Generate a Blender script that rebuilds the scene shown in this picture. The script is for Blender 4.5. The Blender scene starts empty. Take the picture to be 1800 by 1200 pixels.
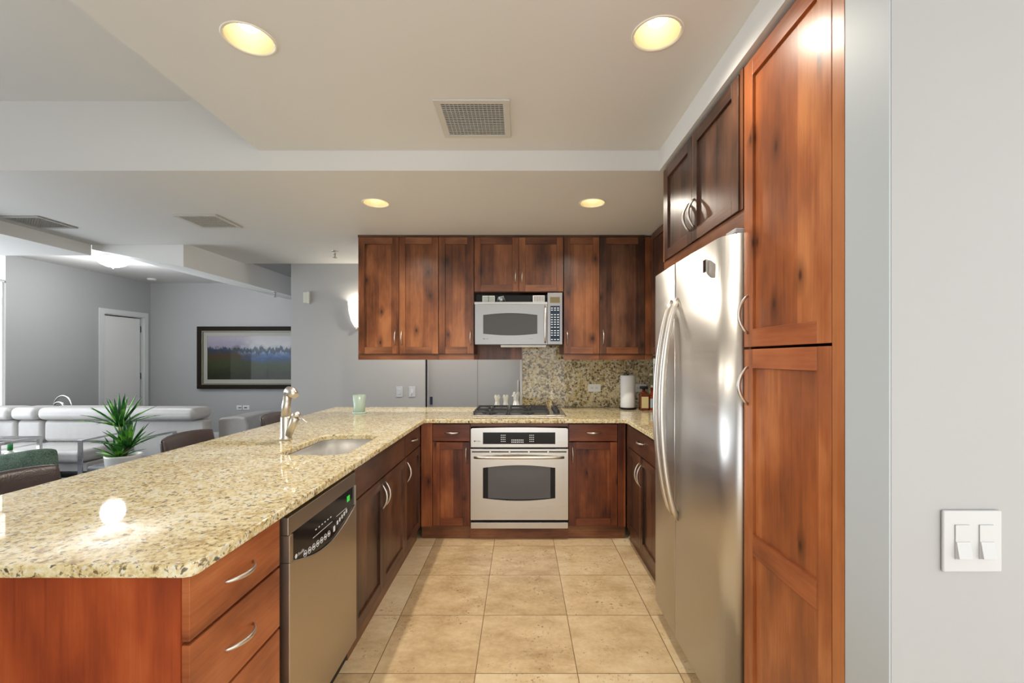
import bpy, bmesh, math, random
from mathutils import Vector, Matrix
random.seed(7)
S = bpy.context.scene
C = S.collection
PI = math.pi

# ------------------------------------------------------------------ camera
cam_d = bpy.data.cameras.new('camera'); cam = bpy.data.objects.new('camera', cam_d); C.objects.link(cam)
cam.location = (0, 0, 1.41); cam.rotation_euler = (PI/2, 0, 0)
cam_d.sensor_width = 36; cam_d.lens = 36*790/1800
cam_d.shift_x = -15/1800; cam_d.shift_y = 30/1800
cam_d.clip_start = .02
S.camera = cam
# ------------------------------------------------------------------ view, world, daylight
S.view_settings.view_transform = 'Standard'; S.view_settings.look = 'None'
S.view_settings.gamma = 1; S.view_settings.use_curve_mapping = False
S.view_settings.exposure = 0.62
W = bpy.data.worlds.new('world'); S.world = W; W.use_nodes = True
W.node_tree.nodes['Background'].inputs[0].default_value = (.95, .98, 1.0, 1)
W.node_tree.nodes['Background'].inputs[1].default_value = 1.70

def area(name, loc, rot, sx, sy, power, col=(1, 1, 1), spread=PI):
    l = bpy.data.lights.new(name, 'AREA'); l.shape = 'RECTANGLE'; l.size = sx; l.size_y = sy
    l.energy = power; l.color = col; l.spread = spread
    o = bpy.data.objects.new(name, l); C.objects.link(o); o.location = loc; o.rotation_euler = rot
    return o
# daylight entering through the left-hand window
area('daylight_left', (-6.2, 3.0, 1.5), (PI/2, 0, -PI/2), 4.0, 2.0, 76, (.85, .92, 1.0))

# ------------------------------------------------------------------ material helpers
def mat(name):
    m = bpy.data.materials.new(name); m.use_nodes = True
    return m, m.node_tree, m.node_tree.nodes['Principled BSDF']
def simple(name, col, rough=.5, metal=0, **kw):
    m, t, b = mat(name)
    b.inputs['Base Color'].default_value = (*col, 1); b.inputs['Roughness'].default_value = rough
    b.inputs['Metallic'].default_value = metal
    for k, v in kw.items(): b.inputs[k.replace('_', ' ')].default_value = v
    return m
class N:
    def __init__(s, t): s.t = t
    def n(s, ty, **kw):
        o = s.t.nodes.new(ty)
        for k, v in kw.items(): setattr(o, k, v)
        return o
    def l(s, a, b): s.t.links.new(a, b)
    def math(s, op, a, b=None):
        o = s.n('ShaderNodeMath', operation=op)
        for i, v in enumerate((a, b)):
            if v is None: continue
            if isinstance(v, (int, float)): o.inputs[i].default_value = v
            else: s.l(v, o.inputs[i])
        return o.outputs[0]
    def noise(s, vec, scale, detail=3, rough=.5):
        o = s.n('ShaderNodeTexNoise'); o.inputs['Scale'].default_value = scale
        o.inputs['Detail'].default_value = detail; o.inputs['Roughness'].default_value = rough
        s.l(vec, o.inputs['Vector']); return o.outputs['Fac']
    def ramp(s, f, stops):
        o = s.n('ShaderNodeValToRGB'); e = o.color_ramp.elements
        while len(e) < len(stops): e.new(.5)
        for i, (p, c) in enumerate(stops):
            e[i].position = p; e[i].color = (*c, 1) if len(c) == 3 else c
        s.l(f, o.inputs[0]); return o.outputs[0]
    def mix(s, f, a, b, mode='MIX'):
        o = s.n('ShaderNodeMix', data_type='RGBA', blend_type=mode)
        if isinstance(f, (int, float)): o.inputs[0].default_value = f
        else: s.l(f, o.inputs[0])
        for i, v in ((6, a), (7, b)):
            if isinstance(v, tuple): o.inputs[i].default_value = (*v, 1)
            else: s.l(v, o.inputs[i])
        return o.outputs[2]
    def mapping(s, vec, sc, loc=(0, 0, 0)):
        o = s.n('ShaderNodeMapping'); o.inputs['Scale'].default_value = sc; o.inputs['Location'].default_value = loc
        s.l(vec, o.inputs[0]); return o.outputs[0]
    def bump(s, h, strength, dist=.002):
        o = s.n('ShaderNodeBump'); o.inputs['Strength'].default_value = strength; o.inputs['Distance'].default_value = dist
        s.l(h, o.inputs['Height']); return o.outputs[0]

def wood(name, c_dark, c_mid, c_light, horiz=False, rough=.33, boards=True, knots=True):
    m, t, b = mat(name); n = N(t)
    tc = n.n('ShaderNodeTexCoord'); oi = n.n('ShaderNodeObjectInfo')
    sep = n.n('ShaderNodeSeparateXYZ'); n.l(tc.outputs['Object'], sep.inputs[0])
    h = n.math('ADD', sep.outputs[0], sep.outputs[1])
    off = n.math('MULTIPLY', oi.outputs['Random'], 23.7)
    hh = n.math('ADD', h, off); zz = n.math('ADD', sep.outputs[2], off)
    cb = n.n('ShaderNodeCombineXYZ')
    g, a = (hh, zz) if not horiz else (zz, hh)      # g runs across the grain, a along it
    n.l(g, cb.inputs[0]); n.l(a, cb.inputs[1]); n.l(off, cb.inputs[2])
    v = cb.outputs[0]
    f1 = n.noise(n.mapping(v, (7.5, 1.9, 1)), 1.0, 5, .6)
    f2 = n.noise(n.mapping(v, (95, 3.2, 1)), 1.0, 4, .65)
    f3 = n.noise(n.mapping(v, (4.6, 2.6, 1)), 1.0, 3, .5)
    f = n.math('ADD', n.math('MULTIPLY', f1, .45), n.math('MULTIPLY', f2, .20))
    f = n.math('ADD', f, n.math('MULTIPLY', f3, .43))
    if boards:
        wn = n.n('ShaderNodeTexWhiteNoise', noise_dimensions='1D')
        n.l(n.math('FLOOR', n.math('DIVIDE', g, .105)), wn.inputs['W'])
        f = n.math('ADD', f, n.math('MULTIPLY', n.math('SUBTRACT', wn.outputs['Value'], -.0+.5), .15))
    col = n.ramp(f, [(.40, c_dark), (.545, c_mid), (.70, c_light)])
    if knots:
        vo = n.n('ShaderNodeTexVoronoi', voronoi_dimensions='2D'); vo.inputs['Scale'].default_value = 1
        wv = n.mapping(v, (8.5, 4.2, 1)); n.l(wv, vo.inputs['Vector'])
        k = n.ramp(vo.outputs['Distance'], [(.03, (1, 1, 1)), (.09, (.55, .55, .55)), (.30, (0, 0, 0))])
        sep2 = n.n('ShaderNodeSeparateColor'); n.l(vo.outputs['Color'], sep2.inputs[0])
        sel = n.math('GREATER_THAN', sep2.outputs[0], .80)
        k2 = n.math('MULTIPLY', n.math('MULTIPLY', k, sel), .9)
        col = n.mix(k2, col, tuple(x*.22 for x in c_dark))
    n.l(col, b.inputs['Base Color'])
    b.inputs['Roughness'].default_value = rough
    b.inputs['Coat Weight'].default_value = .10; b.inputs['Coat Roughness'].default_value = .2; b.inputs['Specular IOR Level'].default_value = .35
    n.l(n.bump(f2, .12), b.inputs['Normal'])
    return m
WV = wood('cherry_upright', (.058, .017, .006), (.178, .059, .021), (.335, .130, .050))
WH = wood('cherry_level', (.070, .022, .010), (.185, .068, .029), (.330, .140, .062), horiz=True, boards=False, knots=False)
WOV = wood('lit_cherry_upright', (.19, .055, .019), (.34, .098, .028), (.54, .20, .065))  # the cabinets' cherry with bright light put into its colour
WOH = wood('lit_cherry_level', (.15, .036, .012), (.34, .095, .030), (.48, .16, .055), horiz=True, boards=False, knots=False)
WE = wood('end_veneer', (.19, .032, .009), (.34, .062, .015), (.46, .11, .028), boards=False, knots=False, rough=.4)
WVR = wood('red_cherry_upright', (.060, .013, .005), (.185, .048, .016), (.36, .115, .038))
WHR = wood('red_cherry_level', (.065, .015, .006), (.175, .046, .017), (.30, .095, .034), horiz=True, boards=False, knots=False)
WD = wood('shaded_cherry_upright', (.030, .013, .008), (.095, .040, .022), (.190, .088, .048))  # the same cherry with shade put into its colour
WDH = wood('shaded_cherry_level', (.030, .013, .008), (.090, .038, .021), (.160, .072, .040), horiz=True, boards=False, knots=False)
W_IN = simple('cabinet_shell', (.10, .032, .014), .5)
GAP = simple('shadow_gap_black', (.012, .008, .006), .8)

def make_granite(name, k=1.0, dark=.5):
    m, t, b = mat(name); n = N(t)
    tc = n.n('ShaderNodeTexCoord'); v = tc.outputs['Object']
    big = n.noise(v, 4.5, 3, .6); mid = n.noise(v, 46*k, 5, .7)
    base = n.ramp(n.math('ADD', n.math('MULTIPLY', mid, .8), n.math('MULTIPLY', big, .25)),
                  [(.40, (.42, .30, .13)), (.47, (.59, .47, .24)), (.53, (.68, .57, .33)), (.60, (.73, .66, .46)), (.68, (.73, .72, .63))])
    nz = n.n('ShaderNodeTexNoise'); nz.inputs['Scale'].default_value = 38*k; nz.inputs['Detail'].default_value = 3; n.l(v, nz.inputs['Vector'])
    wv = n.n('ShaderNodeVectorMath', operation='MULTIPLY_ADD'); n.l(nz.outputs['Color'], wv.inputs[0]); wv.inputs[1].default_value = (.03/k, .03/k, .03/k); n.l(v, wv.inputs[2])
    w = wv.outputs[0]
    def flecks(scale, thr, amt, stops, r0=.30, r1=.46):
        vo = n.n('ShaderNodeTexVoronoi'); vo.inputs['Scale'].default_value = scale; n.l(w, vo.inputs['Vector'])
        sp = n.n('ShaderNodeSeparateColor'); n.l(vo.outputs['Color'], sp.inputs[0])
        clump = n.math('MULTIPLY', n.math('SUBTRACT', n.noise(v, 11*k, 3, .6), .5), .9)
        d = n.ramp(vo.outputs['Distance'], [(r0, (1, 1, 1)), (r1, (0, 0, 0))])
        f = n.math('MULTIPLY', n.math('MULTIPLY', n.math('GREATER_THAN', n.math('ADD', sp.outputs[0], clump), thr), d), amt)
        return f, n.ramp(sp.outputs[1], stops)
    f, c = flecks(70*k, .70, .75, [(0, (.62, .62, .54)), (.6, (.74, .73, .64)), (1, (.50, .48, .38))]); col = n.mix(f, base, c)
    f, c = flecks(80*k, .86-dark*.30, .70, [(0, (.21, .15, .07)), (.5, (.32, .23, .10)), (.75, (.36, .18, .06)), (1, (.22, .21, .14))]); col = n.mix(f, col, c)
    f, c = flecks(60*k, 1.04-dark*.34, .85, [(0, (.025, .022, .018)), (.6, (.06, .05, .035)), (1, (.14, .09, .04))], .28, .42); col = n.mix(f, col, c)
    th = .604-.075*dark
    dn = n.ramp(n.noise(w, 62*k, 4, .68), [(th, (0, 0, 0)), (th+.035, (1, 1, 1))])
    dc = n.ramp(n.noise(v, 90*k, 2, .5), [(.40, (.03, .025, .018)), (.52, (.10, .065, .028)), (.62, (.22, .12, .05))])
    col = n.mix(n.math('MULTIPLY', dn, .8), col, dc)
    n.l(col, b.inputs['Base Color'])
    b.inputs['Roughness'].default_value = .03; b.inputs['IOR'].default_value = 1.45
    return m
GRAN = make_granite('granite_gold', 1.0, .40)
GRAN2 = make_granite('granite_gold_splash', .62, 1.0)

def make_steel(name, col=(.60, .58, .55), rough=.30, axis=0, bs=.02):
    m, t, b = mat(name); n = N(t)
    tc = n.n('ShaderNodeTexCoord')
    sc = [(2, 2, 260), (260, 260, 2)][axis]
    f = n.noise(n.mapping(tc.outputs['Object'], sc), 1.0, 3, .6)
    b.inputs['Base Color'].default_value = (*col, 1); b.inputs['Metallic'].default_value = 1
    r = n.math('ADD', n.math('MULTIPLY', f, .12), rough-.06); n.l(r, b.inputs['Roughness'])
    n.l(n.bump(f, bs, .0005), b.inputs['Normal'])
    b.inputs['Anisotropic'].default_value = .5
    return m
ST = make_steel('brushed_steel'); STV = make_steel('brushed_steel_upright', axis=1)
STMW = make_steel('microwave_steel', (.33, .32, .31), .38)
STF = make_steel('fridge_steel', (.60, .585, .56), .36, bs=.003)
STW = make_steel('dishwasher_steel', (.52, .47, .40), .33, 1)
CHR = simple('satin_nickel', (.66, .62, .56), .36, 1)
CHROME = simple('polished_chrome', (.85, .85, .86), .12, 1)
BLK = simple('black_plastic', (.010, .010, .012), .4, Specular_IOR_Level=.2)
BLKG = simple('black_glass', (.010, .010, .011), .10, Specular_IOR_Level=.22)
IRON = simple('cast_iron', (.022, .023, .025), .45)
DGRY = simple('dark_grey_plastic', (.08, .08, .085), .5)
MGLASS = simple('tinted_oven_glass', (.10, .10, .105), .16, .3)
MWGL = simple('microwave_mesh_glass', (.055, .052, .050), .25, 0, Specular_IOR_Level=.25)
WHT = simple('white_plastic', (.80, .79, .76), .35)
GRYPL = simple('grey_plastic', (.42, .43, .44), .4); PLG = simple('pale_grey_plate', (.55, .57, .60), .4)
MARK = simple('panel_print', (.75, .76, .78), .5)
NAVY = simple('navy_keypad', (.010, .024, .050), .4, Specular_IOR_Level=.25)
OLIVE = simple('unlit_display', (.13, .10, .03), .3)

def paint(name, col, rough=.62, bs=.04):
    m, t, b = mat(name); n = N(t)
    tc = n.n('ShaderNodeTexCoord'); f = n.noise(tc.outputs['Object'], 140, 2, .5)
    g = n.noise(tc.outputs['Object'], 1.4, 2, .5)
    c = n.mix(g, tuple(x*.97 for x in col), tuple(min(1, x*1.03) for x in col))
    n.l(c, b.inputs['Base Color']); b.inputs['Roughness'].default_value = rough
    n.l(n.bump(f, bs, .002), b.inputs['Normal']); return m
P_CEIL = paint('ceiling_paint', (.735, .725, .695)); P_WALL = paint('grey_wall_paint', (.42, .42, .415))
P_RIGHT = paint('pale_wall_paint', (.405, .397, .388)); P_TRIM = paint('white_trim_paint', (.70, .70, .69), .4, .01)
P_RETURN_SHADE = paint('cool_return_shade', (.46, .495, .51), .5, .02)  # same wall round the corner, its cooler light put into the colour
P_DOOR = paint('door_paint', (.80, .79, .77), .4, .01)
P_SLIDE = paint('grey_sliding_door_paint', (.33, .33, .335), .4, .01)

def tile_mat():
    m, t, b = mat('travertine_tiles'); n = N(t)
    tc = n.n('ShaderNodeTexCoord'); sep = n.n('ShaderNodeSeparateXYZ'); n.l(tc.outputs['Object'], sep.inputs[0])
    T = .457
    ux = n.math('DIVIDE', n.math('ADD', sep.outputs[0], .202+T*20), T); uy = n.math('DIVIDE', n.math('ADD', sep.outputs[1], -2.47+T*20), T)
    ix = n.math('FLOOR', ux); iy = n.math('FLOOR', uy)
    fx = n.math('ABSOLUTE', n.math('SUBTRACT', n.math('FRACT', ux), .5)); fy = n.math('ABSOLUTE', n.math('SUBTRACT', n.math('FRACT', uy), .5))
    edge = n.math('MAXIMUM', fx, fy); grout = n.math('GREATER_THAN', edge, .4955)
    wn = n.n('ShaderNodeTexWhiteNoise', noise_dimensions='2D'); cb = n.n('ShaderNodeCombineXYZ'); n.l(ix, cb.inputs[0]); n.l(iy, cb.inputs[1]); n.l(cb.outputs[0], wn.inputs['Vector'])
    off = n.n('ShaderNodeVectorMath', operation='MULTIPLY_ADD'); n.l(wn.outputs['Color'], off.inputs[0]); off.inputs[1].default_value = (9, 9, 9); n.l(tc.outputs['Object'], off.inputs[2])
    v = off.outputs[0]
    c1 = n.noise(n.mapping(v, (1, 1.6, 1)), 5, 5, .62); c2 = n.noise(v, 42, 4, .6)
    f = n.math('ADD', n.math('MULTIPLY', c1, .75), n.math('MULTIPLY', c2, .25))
    f = n.math('ADD', f, n.math('MULTIPLY', n.math('SUBTRACT', wn.outputs['Value'], .5), .24))
    col = n.ramp(f, [(.26, (.46, .31, .16)), (.5, (.67, .50, .29)), (.74, (.80, .66, .44))])
    pits = n.ramp(n.noise(v, 60, 5, .7), [(.585, (0, 0, 0)), (.62, (1, 1, 1))])
    pm = n.ramp(n.noise(v, 6, 2, .5), [(.5, (0, 0, 0)), (.62, (1, 1, 1))])
    pp = n.math('MULTIPLY', pits, pm)
    col = n.mix(n.math('MULTIPLY', pp, .75), col, (.20, .11, .05))
    col = n.mix(grout, col, (.22, .14, .07))
    n.l(col, b.inputs['Base Color']); b.inputs['Roughness'].default_value = .30
    n.l(n.bump(n.math('SUBTRACT', 1, n.math('MAXIMUM', grout, pp)), .35, .002), b.inputs['Normal'])
    return m
P_TILE = tile_mat()
def carpet():
    m, t, b = mat('dark_carpet'); n = N(t); tc = n.n('ShaderNodeTexCoord')
    f = n.noise(tc.outputs['Object'], 90, 3, .6)
    n.l(n.ramp(f, [(.3, (.02, .022, .028)), (.7, (.06, .06, .07))]), b.inputs['Base Color']); b.inputs['Roughness'].default_value = .95
    return m
P_CARP = carpet()
def leather(name, c, rough=.42, sc=1.0):
    m, t, b = mat(name); n = N(t); tc = n.n('ShaderNodeTexCoord')
    f = n.noise(tc.outputs['Object'], 9*sc, 4, .6); g = n.noise(tc.outputs['Object'], 160, 2, .5)
    n.l(n.mix(f, tuple(x*.86 for x in c), tuple(min(1, x*1.1) for x in c)), b.inputs['Base Color'])
    b.inputs['Roughness'].default_value = rough
    n.l(n.bump(n.math('ADD', n.math('MULTIPLY', f, 2.0), g), .35, .004), b.inputs['Normal']); return m
L_SOFA = leather('pale_grey_leather', (.45, .435, .42)); L_BROWN = leather('brown_leather', (.055, .038, .036), .28)
def weave(name, c1, c2):
    m, t, b = mat(name); n = N(t); tc = n.n('ShaderNodeTexCoord')
    f = n.noise(tc.outputs['Object'], 130, 3, .7); g = n.noise(tc.outputs['Object'], 12, 2, .5)
    n.l(n.mix(n.ramp(n.math('ADD', n.math('MULTIPLY', f, .7), n.math('MULTIPLY', g, .3)), [(.38, (0, 0, 0)), (.62, (1, 1, 1))]), c1, c2), b.inputs['Base Color'])
    b.inputs['Roughness'].default_value = .9; n.l(n.bump(f, .5, .004), b.inputs['Normal']); return m
GREENF = weave('green_tweed', (.045, .085, .062), (.17, .25, .19))

# ------------------------------------------------------------------ mesh helpers
class MB:
    def __init__(s): s.v = []; s.f = []; s.m = []; s.s = []
    def add(s, vs, fs, mi=0, smooth=False):
        k = len(s.v); s.v += [tuple(v) for v in vs]
        for f in fs: s.f.append([i+k for i in f]); s.m.append(mi); s.s.append(smooth)
        return s
    def box(s, x0, x1, y0, y1, z0, z1, mi=0):
        x0, x1 = sorted((x0, x1)); y0, y1 = sorted((y0, y1)); z0, z1 = sorted((z0, z1))
        vs = [(x, y, z) for z in (z0, z1) for y in (y0, y1) for x in (x0, x1)]
        return s.add(vs, [(0, 2, 3, 1), (4, 5, 7, 6), (0, 1, 5, 4), (2, 6, 7, 3), (0, 4, 6, 2), (1, 3, 7, 5)], mi)
    def prism(s, poly, axis, a0, a1, mi=0, smooth=False):
        """poly in the two remaining axes (x,y)->axis z, (x,z)->axis y, (y,z)->axis x"""
        n = len(poly)
        def P(p, a): return {'z': (p[0], p[1], a), 'y': (p[0], a, p[1]), 'x': (a, p[0], p[1])}[axis]
        vs = [P(p, a0) for p in poly]+[P(p, a1) for p in poly]
        fs = [tuple(range(n-1, -1, -1)), tuple(range(n, 2*n))]
        k = len(s.v); s.v += vs
        for f in fs: s.f.append([i+k for i in f]); s.m.append(mi); s.s.append(False)
        for i in range(n):
            j = (i+1) % n; s.f.append([k+i, k+j, k+n+j, k+n+i]); s.m.append(mi); s.s.append(smooth)
        return s
    def tube(s, pts, r, n=12, mi=0, flat=None, up=(0, 0, 1), closed=False):
        """swept tube; r a number or list; flat=(ra,rb) multiplies the section axes"""
        pts = [Vector(p) for p in pts]; L = len(pts); rs = r if isinstance(r, (list, tuple)) else [r]*L
        fa, fb = flat or (1, 1); k = len(s.v)
        prev = None
        for i, p in enumerate(pts):
            if closed: d = pts[(i+1) % L]-pts[i-1]
            else: d = pts[min(i+1, L-1)]-pts[max(i-1, 0)]
            d.normalize(); u = Vector(up)
            if prev is not None: u = prev
            a = u-d*u.dot(d)
            if a.length < 1e-4: a = Vector((1, 0, 0))-d*d.x
            if a.length < 1e-4: a = Vector((0, 1, 0))-d*d.y
            a.normalize(); b2 = d.cross(a); prev = a
            for j in range(n):
                t = 2*PI*j/n
                s.v.append(tuple(p+a*math.cos(t)*rs[i]*fa+b2*math.sin(t)*rs[i]*fb))
        for i in range(L if closed else L-1):
            i2 = (i+1) % L
            for j in range(n):
                j2 = (j+1) % n
                s.f.append([k+i*n+j, k+i*n+j2, k+i2*n+j2, k+i2*n+j]); s.m.append(mi); s.s.append(True)
        if not closed:
            s.f.append([k+j for j in range(n-1, -1, -1)]); s.m.append(mi); s.s.append(False)
            s.f.append([k+(L-1)*n+j for j in range(n)]); s.m.append(mi); s.s.append(False)
        return s
    def lathe(s, c, prof, n=28, mi=0, axis='z', a0=0, a1=2*PI, caps=True):
        """prof: list of (r, h)"""
        k = len(s.v); full = abs(a1-a0-2*PI) < 1e-6; m = n if full else n+1
        for r, h in prof:
            for j in range(m):
                t = a0+(a1-a0)*j/n; x, y = r*math.cos(t), r*math.sin(t)
                p = {'z': (x, y, h), 'y': (x, -h, y), 'x': (h, x, y), '-x': (-h, x, y)}[axis]
                s.v.append((c[0]+p[0], c[1]+p[1], c[2]+p[2]))
        for i in range(len(prof)-1):
            for j in range(n):
                j2 = (j+1) % m
                s.f.append([k+i*m+j, k+i*m+j2, k+(i+1)*m+j2, k+(i+1)*m+j]); s.m.append(mi); s.s.append(True)
        if caps and full:
            if prof[0][0] > 1e-5: s.f.append([k+j for j in range(n-1, -1, -1)]); s.m.append(mi); s.s.append(False)
            if prof[-1][0] > 1e-5: s.f.append([k+(len(prof)-1)*m+j for j in range(n)]); s.m.append(mi); s.s.append(False)
        return s
    def build(s, name, mats, parent=None, loc=None, bevel=0, seg=2, subsurf=0, root=None):
        if not isinstance(mats, (list, tuple)): mats = [mats]
        org = Vector((0, 0, 0))
        if parent is not None:
            r = parent
            while r.parent: r = r.parent
            org = Vector(r.location)
        elif loc is not None: org = Vector(loc)
        me = bpy.data.meshes.new(name)
        me.from_pydata([tuple(Vector(v)-org) for v in s.v], [], s.f)
        for mm in mats: me.materials.append(mm)
        for i, p in enumerate(me.polygons): p.material_index = s.m[i]; p.use_smooth = s.s[i]
        bm = bmesh.new(); bm.from_mesh(me); bmesh.ops.remove_doubles(bm, verts=bm.verts, dist=1e-6) if subsurf else None
        bmesh.ops.recalc_face_normals(bm, faces=bm.faces); bm.to_mesh(me); bm.free()
        o = bpy.data.objects.new(name, me); C.objects.link(o)
        if parent is not None: o.parent = parent
        else: o.location = org
        if bevel:
            b = o.modifiers.new('bevel', 'BEVEL'); b.width = bevel; b.segments = seg; b.limit_method = 'ANGLE'; b.angle_limit = .7
            if seg > 1 or subsurf:
                for p in me.polygons: p.use_smooth = True
            b.harden_normals = True
        if subsurf:
            u = o.modifiers.new('subsurf', 'SUBSURF'); u.levels = subsurf; u.render_levels = subsurf
            for p in me.polygons: p.use_smooth = True
        return o
def thing(name, label, cat, loc, group=None, rz=0):
    o = bpy.data.objects.new(name, None); o.empty_display_size = .1; C.objects.link(o)
    o.location = loc; o.rotation_euler = (0, 0, rz); o['label'] = label; o['category'] = cat
    if group: o['group'] = group
    return o
def tag(o, label, cat, group=None):
    o['label'] = label; o['category'] = cat
    if group: o['group'] = group
    return o
def struct(o): o['kind'] = 'structure'; return o
def copy_tree(o, parent=None):
    c = o.copy(); C.objects.link(c)
    if parent is not None: c.parent = parent
    for ch in list(o.children): copy_tree(ch, c)
    return c
def text_pts(txt, size):
    cu = bpy.data.curves.new('t', 'FONT'); cu.body = txt; cu.size = size; cu.resolution_u = 2
    ob = bpy.data.objects.new('t', cu); C.objects.link(ob)
    dg = bpy.context.evaluated_depsgraph_get(); me = ob.evaluated_get(dg).to_mesh()
    vs = [tuple(v.co) for v in me.vertices]; fs = [tuple(p.vertices) for p in me.polygons]
    ob.evaluated_get(dg).to_mesh_clear(); bpy.data.objects.remove(ob); bpy.data.curves.remove(cu)
    return vs, fs
def add_text(mb, txt, size, F, u, z, n, mi=0):
    """text lying on a face F: reading direction handled by the face's sign"""
    vs, fs = text_pts(txt, size)
    mb.add([F.p(u+F.rd*v[0], n, z+v[1]) for v in vs], fs, mi)

class Face:
    """a vertical cabinet face: u runs along it, n outward"""
    def __init__(s, kind, c): s.k = kind; s.c = c; s.rd = {'back': 1, 'left': 1, 'right': -1}[kind]
    def p(s, u, n, z):
        if s.k == 'back': return (u, s.c-n, z)
        if s.k == 'left': return (s.c+n, u, z)
        return (s.c-n, u, z)
    def box(s, mb, u0, u1, n0, n1, z0, z1, mi=0):
        a = s.p(u0, n0, z0); b = s.p(u1, n1, z1)
        mb.box(a[0], b[0], a[1], b[1], z0, z1, mi)
    def prism(s, mb, poly, n0, n1, mi=0):
        if s.k == 'back': mb.prism(poly, 'y', s.c-n0, s.c-n1, mi)
        else:
            sg = 1 if s.k == 'left' else -1
            mb.prism(poly, 'x', s.c+sg*n0, s.c+sg*n1, mi)

def shaker(F, name, parent, u0, u1, z0, z1, t=.02, st=.055, rl=.055, mats=None, mid=None, n0=0.0):
    mb = MB(); g = .0015; u0 += g; u1 -= g; z0 += g; z1 -= g
    F.box(mb, u0, u0+st, n0, n0+t, z0, z1, 0); F.box(mb, u1-st, u1, n0, n0+t, z0, z1, 0)
    F.box(mb, u0+st, u1-st, n0, n0+t, z0, z0+rl, 1); F.box(mb, u0+st, u1-st, n0, n0+t, z1-rl, z1, 1)
    if mid: F.box(mb, u0+st, u1-st, n0, n0+t, mid[0], mid[1], 1)
    F.box(mb, u0+st, u1-st, n0+.001, n0+t-.010, z0+rl, z1-rl, 0)
    return mb.build(name, mats or [WV, WH], parent, bevel=.0012, seg=1)
def slab(F, name, parent, u0, u1, z0, z1, t=.02, mats=None, n0=0.0):
    mb = MB(); g = .0015
    F.box(mb, u0+g, u1-g, n0, n0+t, z0+g, z1-g, 0)
    return mb.build(name, mats or [WH], parent, bevel=.0015, seg=1)
def bow(F, parent, u, z, L=.115, horiz=False, n0=.02, out=.030, name='handle', r=.0052):
    pts = []; rs = []
    for i in range(13):
        a = i/12; e = math.sin(PI*a); s = (a-.5)*L
        nn = n0-.001+out*(e**.75)
        pts.append(F.p(u+s, nn, z) if horiz else F.p(u, nn, z+s)); rs.append(r*(.65+.5*e))
    mb = MB().tube(pts, rs, 10, flat=(1.25, .8))
    return mb.build(name, CHR, parent)
def shell(F, parent, u0, u1, z0, z1, depth, name='carcass', m=W_IN, left=True, right=True, top=True, bottom=True, back=True, t=.018, mats=None):
    mb = MB()
    if left: F.box(mb, u0, u0+t, -depth, 0, z0, z1)
    if right: F.box(mb, u1-t, u1, -depth, 0, z0, z1)
    if bottom: F.box(mb, u0+t, u1-t, -depth, 0, z0, z0+t)
    if top: F.box(mb, u0+t, u1-t, -depth, 0, z1-t, z1)
    if back: F.box(mb, u0+t, u1-t, -depth, -depth+.008, z0+t, z1-(t if top else 0))
    return mb.build(name, mats or m, parent)
def planar(name, outer, holes, z0, z1, m, parent=None, bevel=0, loc=None):
    """horizontal slab with holes; outer/holes lists of (x,y)"""
    org = Vector(loc or (0, 0, 0)); bm = bmesh.new(); es = []
    for lp in [outer]+holes:
        vs = [bm.verts.new((x-org.x, y-org.y, z1-org.z)) for x, y in lp]
        for i in range(len(vs)): es.append(bm.edges.new((vs[i], vs[(i+1) % len(vs)])))
    bmesh.ops.triangle_fill(bm, edges=es, use_beauty=True, use_dissolve=False)
    bmesh.ops.dissolve_limit(bm, angle_limit=.01, verts=bm.verts, edges=bm.edges)
    fs = list(bm.faces)
    r = bmesh.ops.extrude_face_region(bm, geom=fs)
    bmesh.ops.translate(bm, verts=[v for v in r['geom'] if isinstance(v, bmesh.types.BMVert)], vec=(0, 0, z0-z1))
    bmesh.ops.recalc_face_normals(bm, faces=bm.faces)
    me = bpy.data.meshes.new(name); bm.to_mesh(me); bm.free(); me.materials.append(m)
    o = bpy.data.objects.new(name, me); C.objects.link(o); o.location = org
    if bevel:
        b = o.modifiers.new('bevel', 'BEVEL'); b.width = bevel; b.segments = 3; b.limit_method = 'ANGLE'; b.angle_limit = .9; b.harden_normals = True
        for p in me.polygons: p.use_smooth = True
    return o
def circle(cx, cy, r, n=36): return [(cx+r*math.cos(2*PI*i/n), cy+r*math.sin(2*PI*i/n)) for i in range(n)]
def rrect(x0, x1, y0, y1, r, n=8):
    out = []
    for cx, cy, a in ((x1-r, y0+r, -90), (x1-r, y1-r, 0), (x0+r, y1-r, 90), (x0+r, y0+r, 180)):
        for i in range(n+1):
            t = math.radians(a+90*i/n); out.append((cx+r*math.cos(t), cy+r*math.sin(t)))
    return out

# ================================================================== THE ROOM
ZL, ZT, ZH = 2.478, 2.592, 2.873           # low ceiling, kitchen tray, high ceiling on the left
YS = 2.557                                  # where the low ceiling starts
YR = -1.6                                   # the room goes on behind the camera
CANS = [(-1.005, 1.665, ZT), (.498, 1.638, ZT), (-.994, 3.09, ZL), (.493, 3.09, ZL)]
CR = .084
struct(MB().box(-1.43, 1.45, YR, 5.16, -.1, 0).build('floor', P_TILE))
struct(MB().box(-6.5, -1.43, YR, 8.0, -.1, -.004).box(-1.43, 1.45, 5.16, 8.0, -.1, -.004).build('floor_living', P_CARP))
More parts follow.
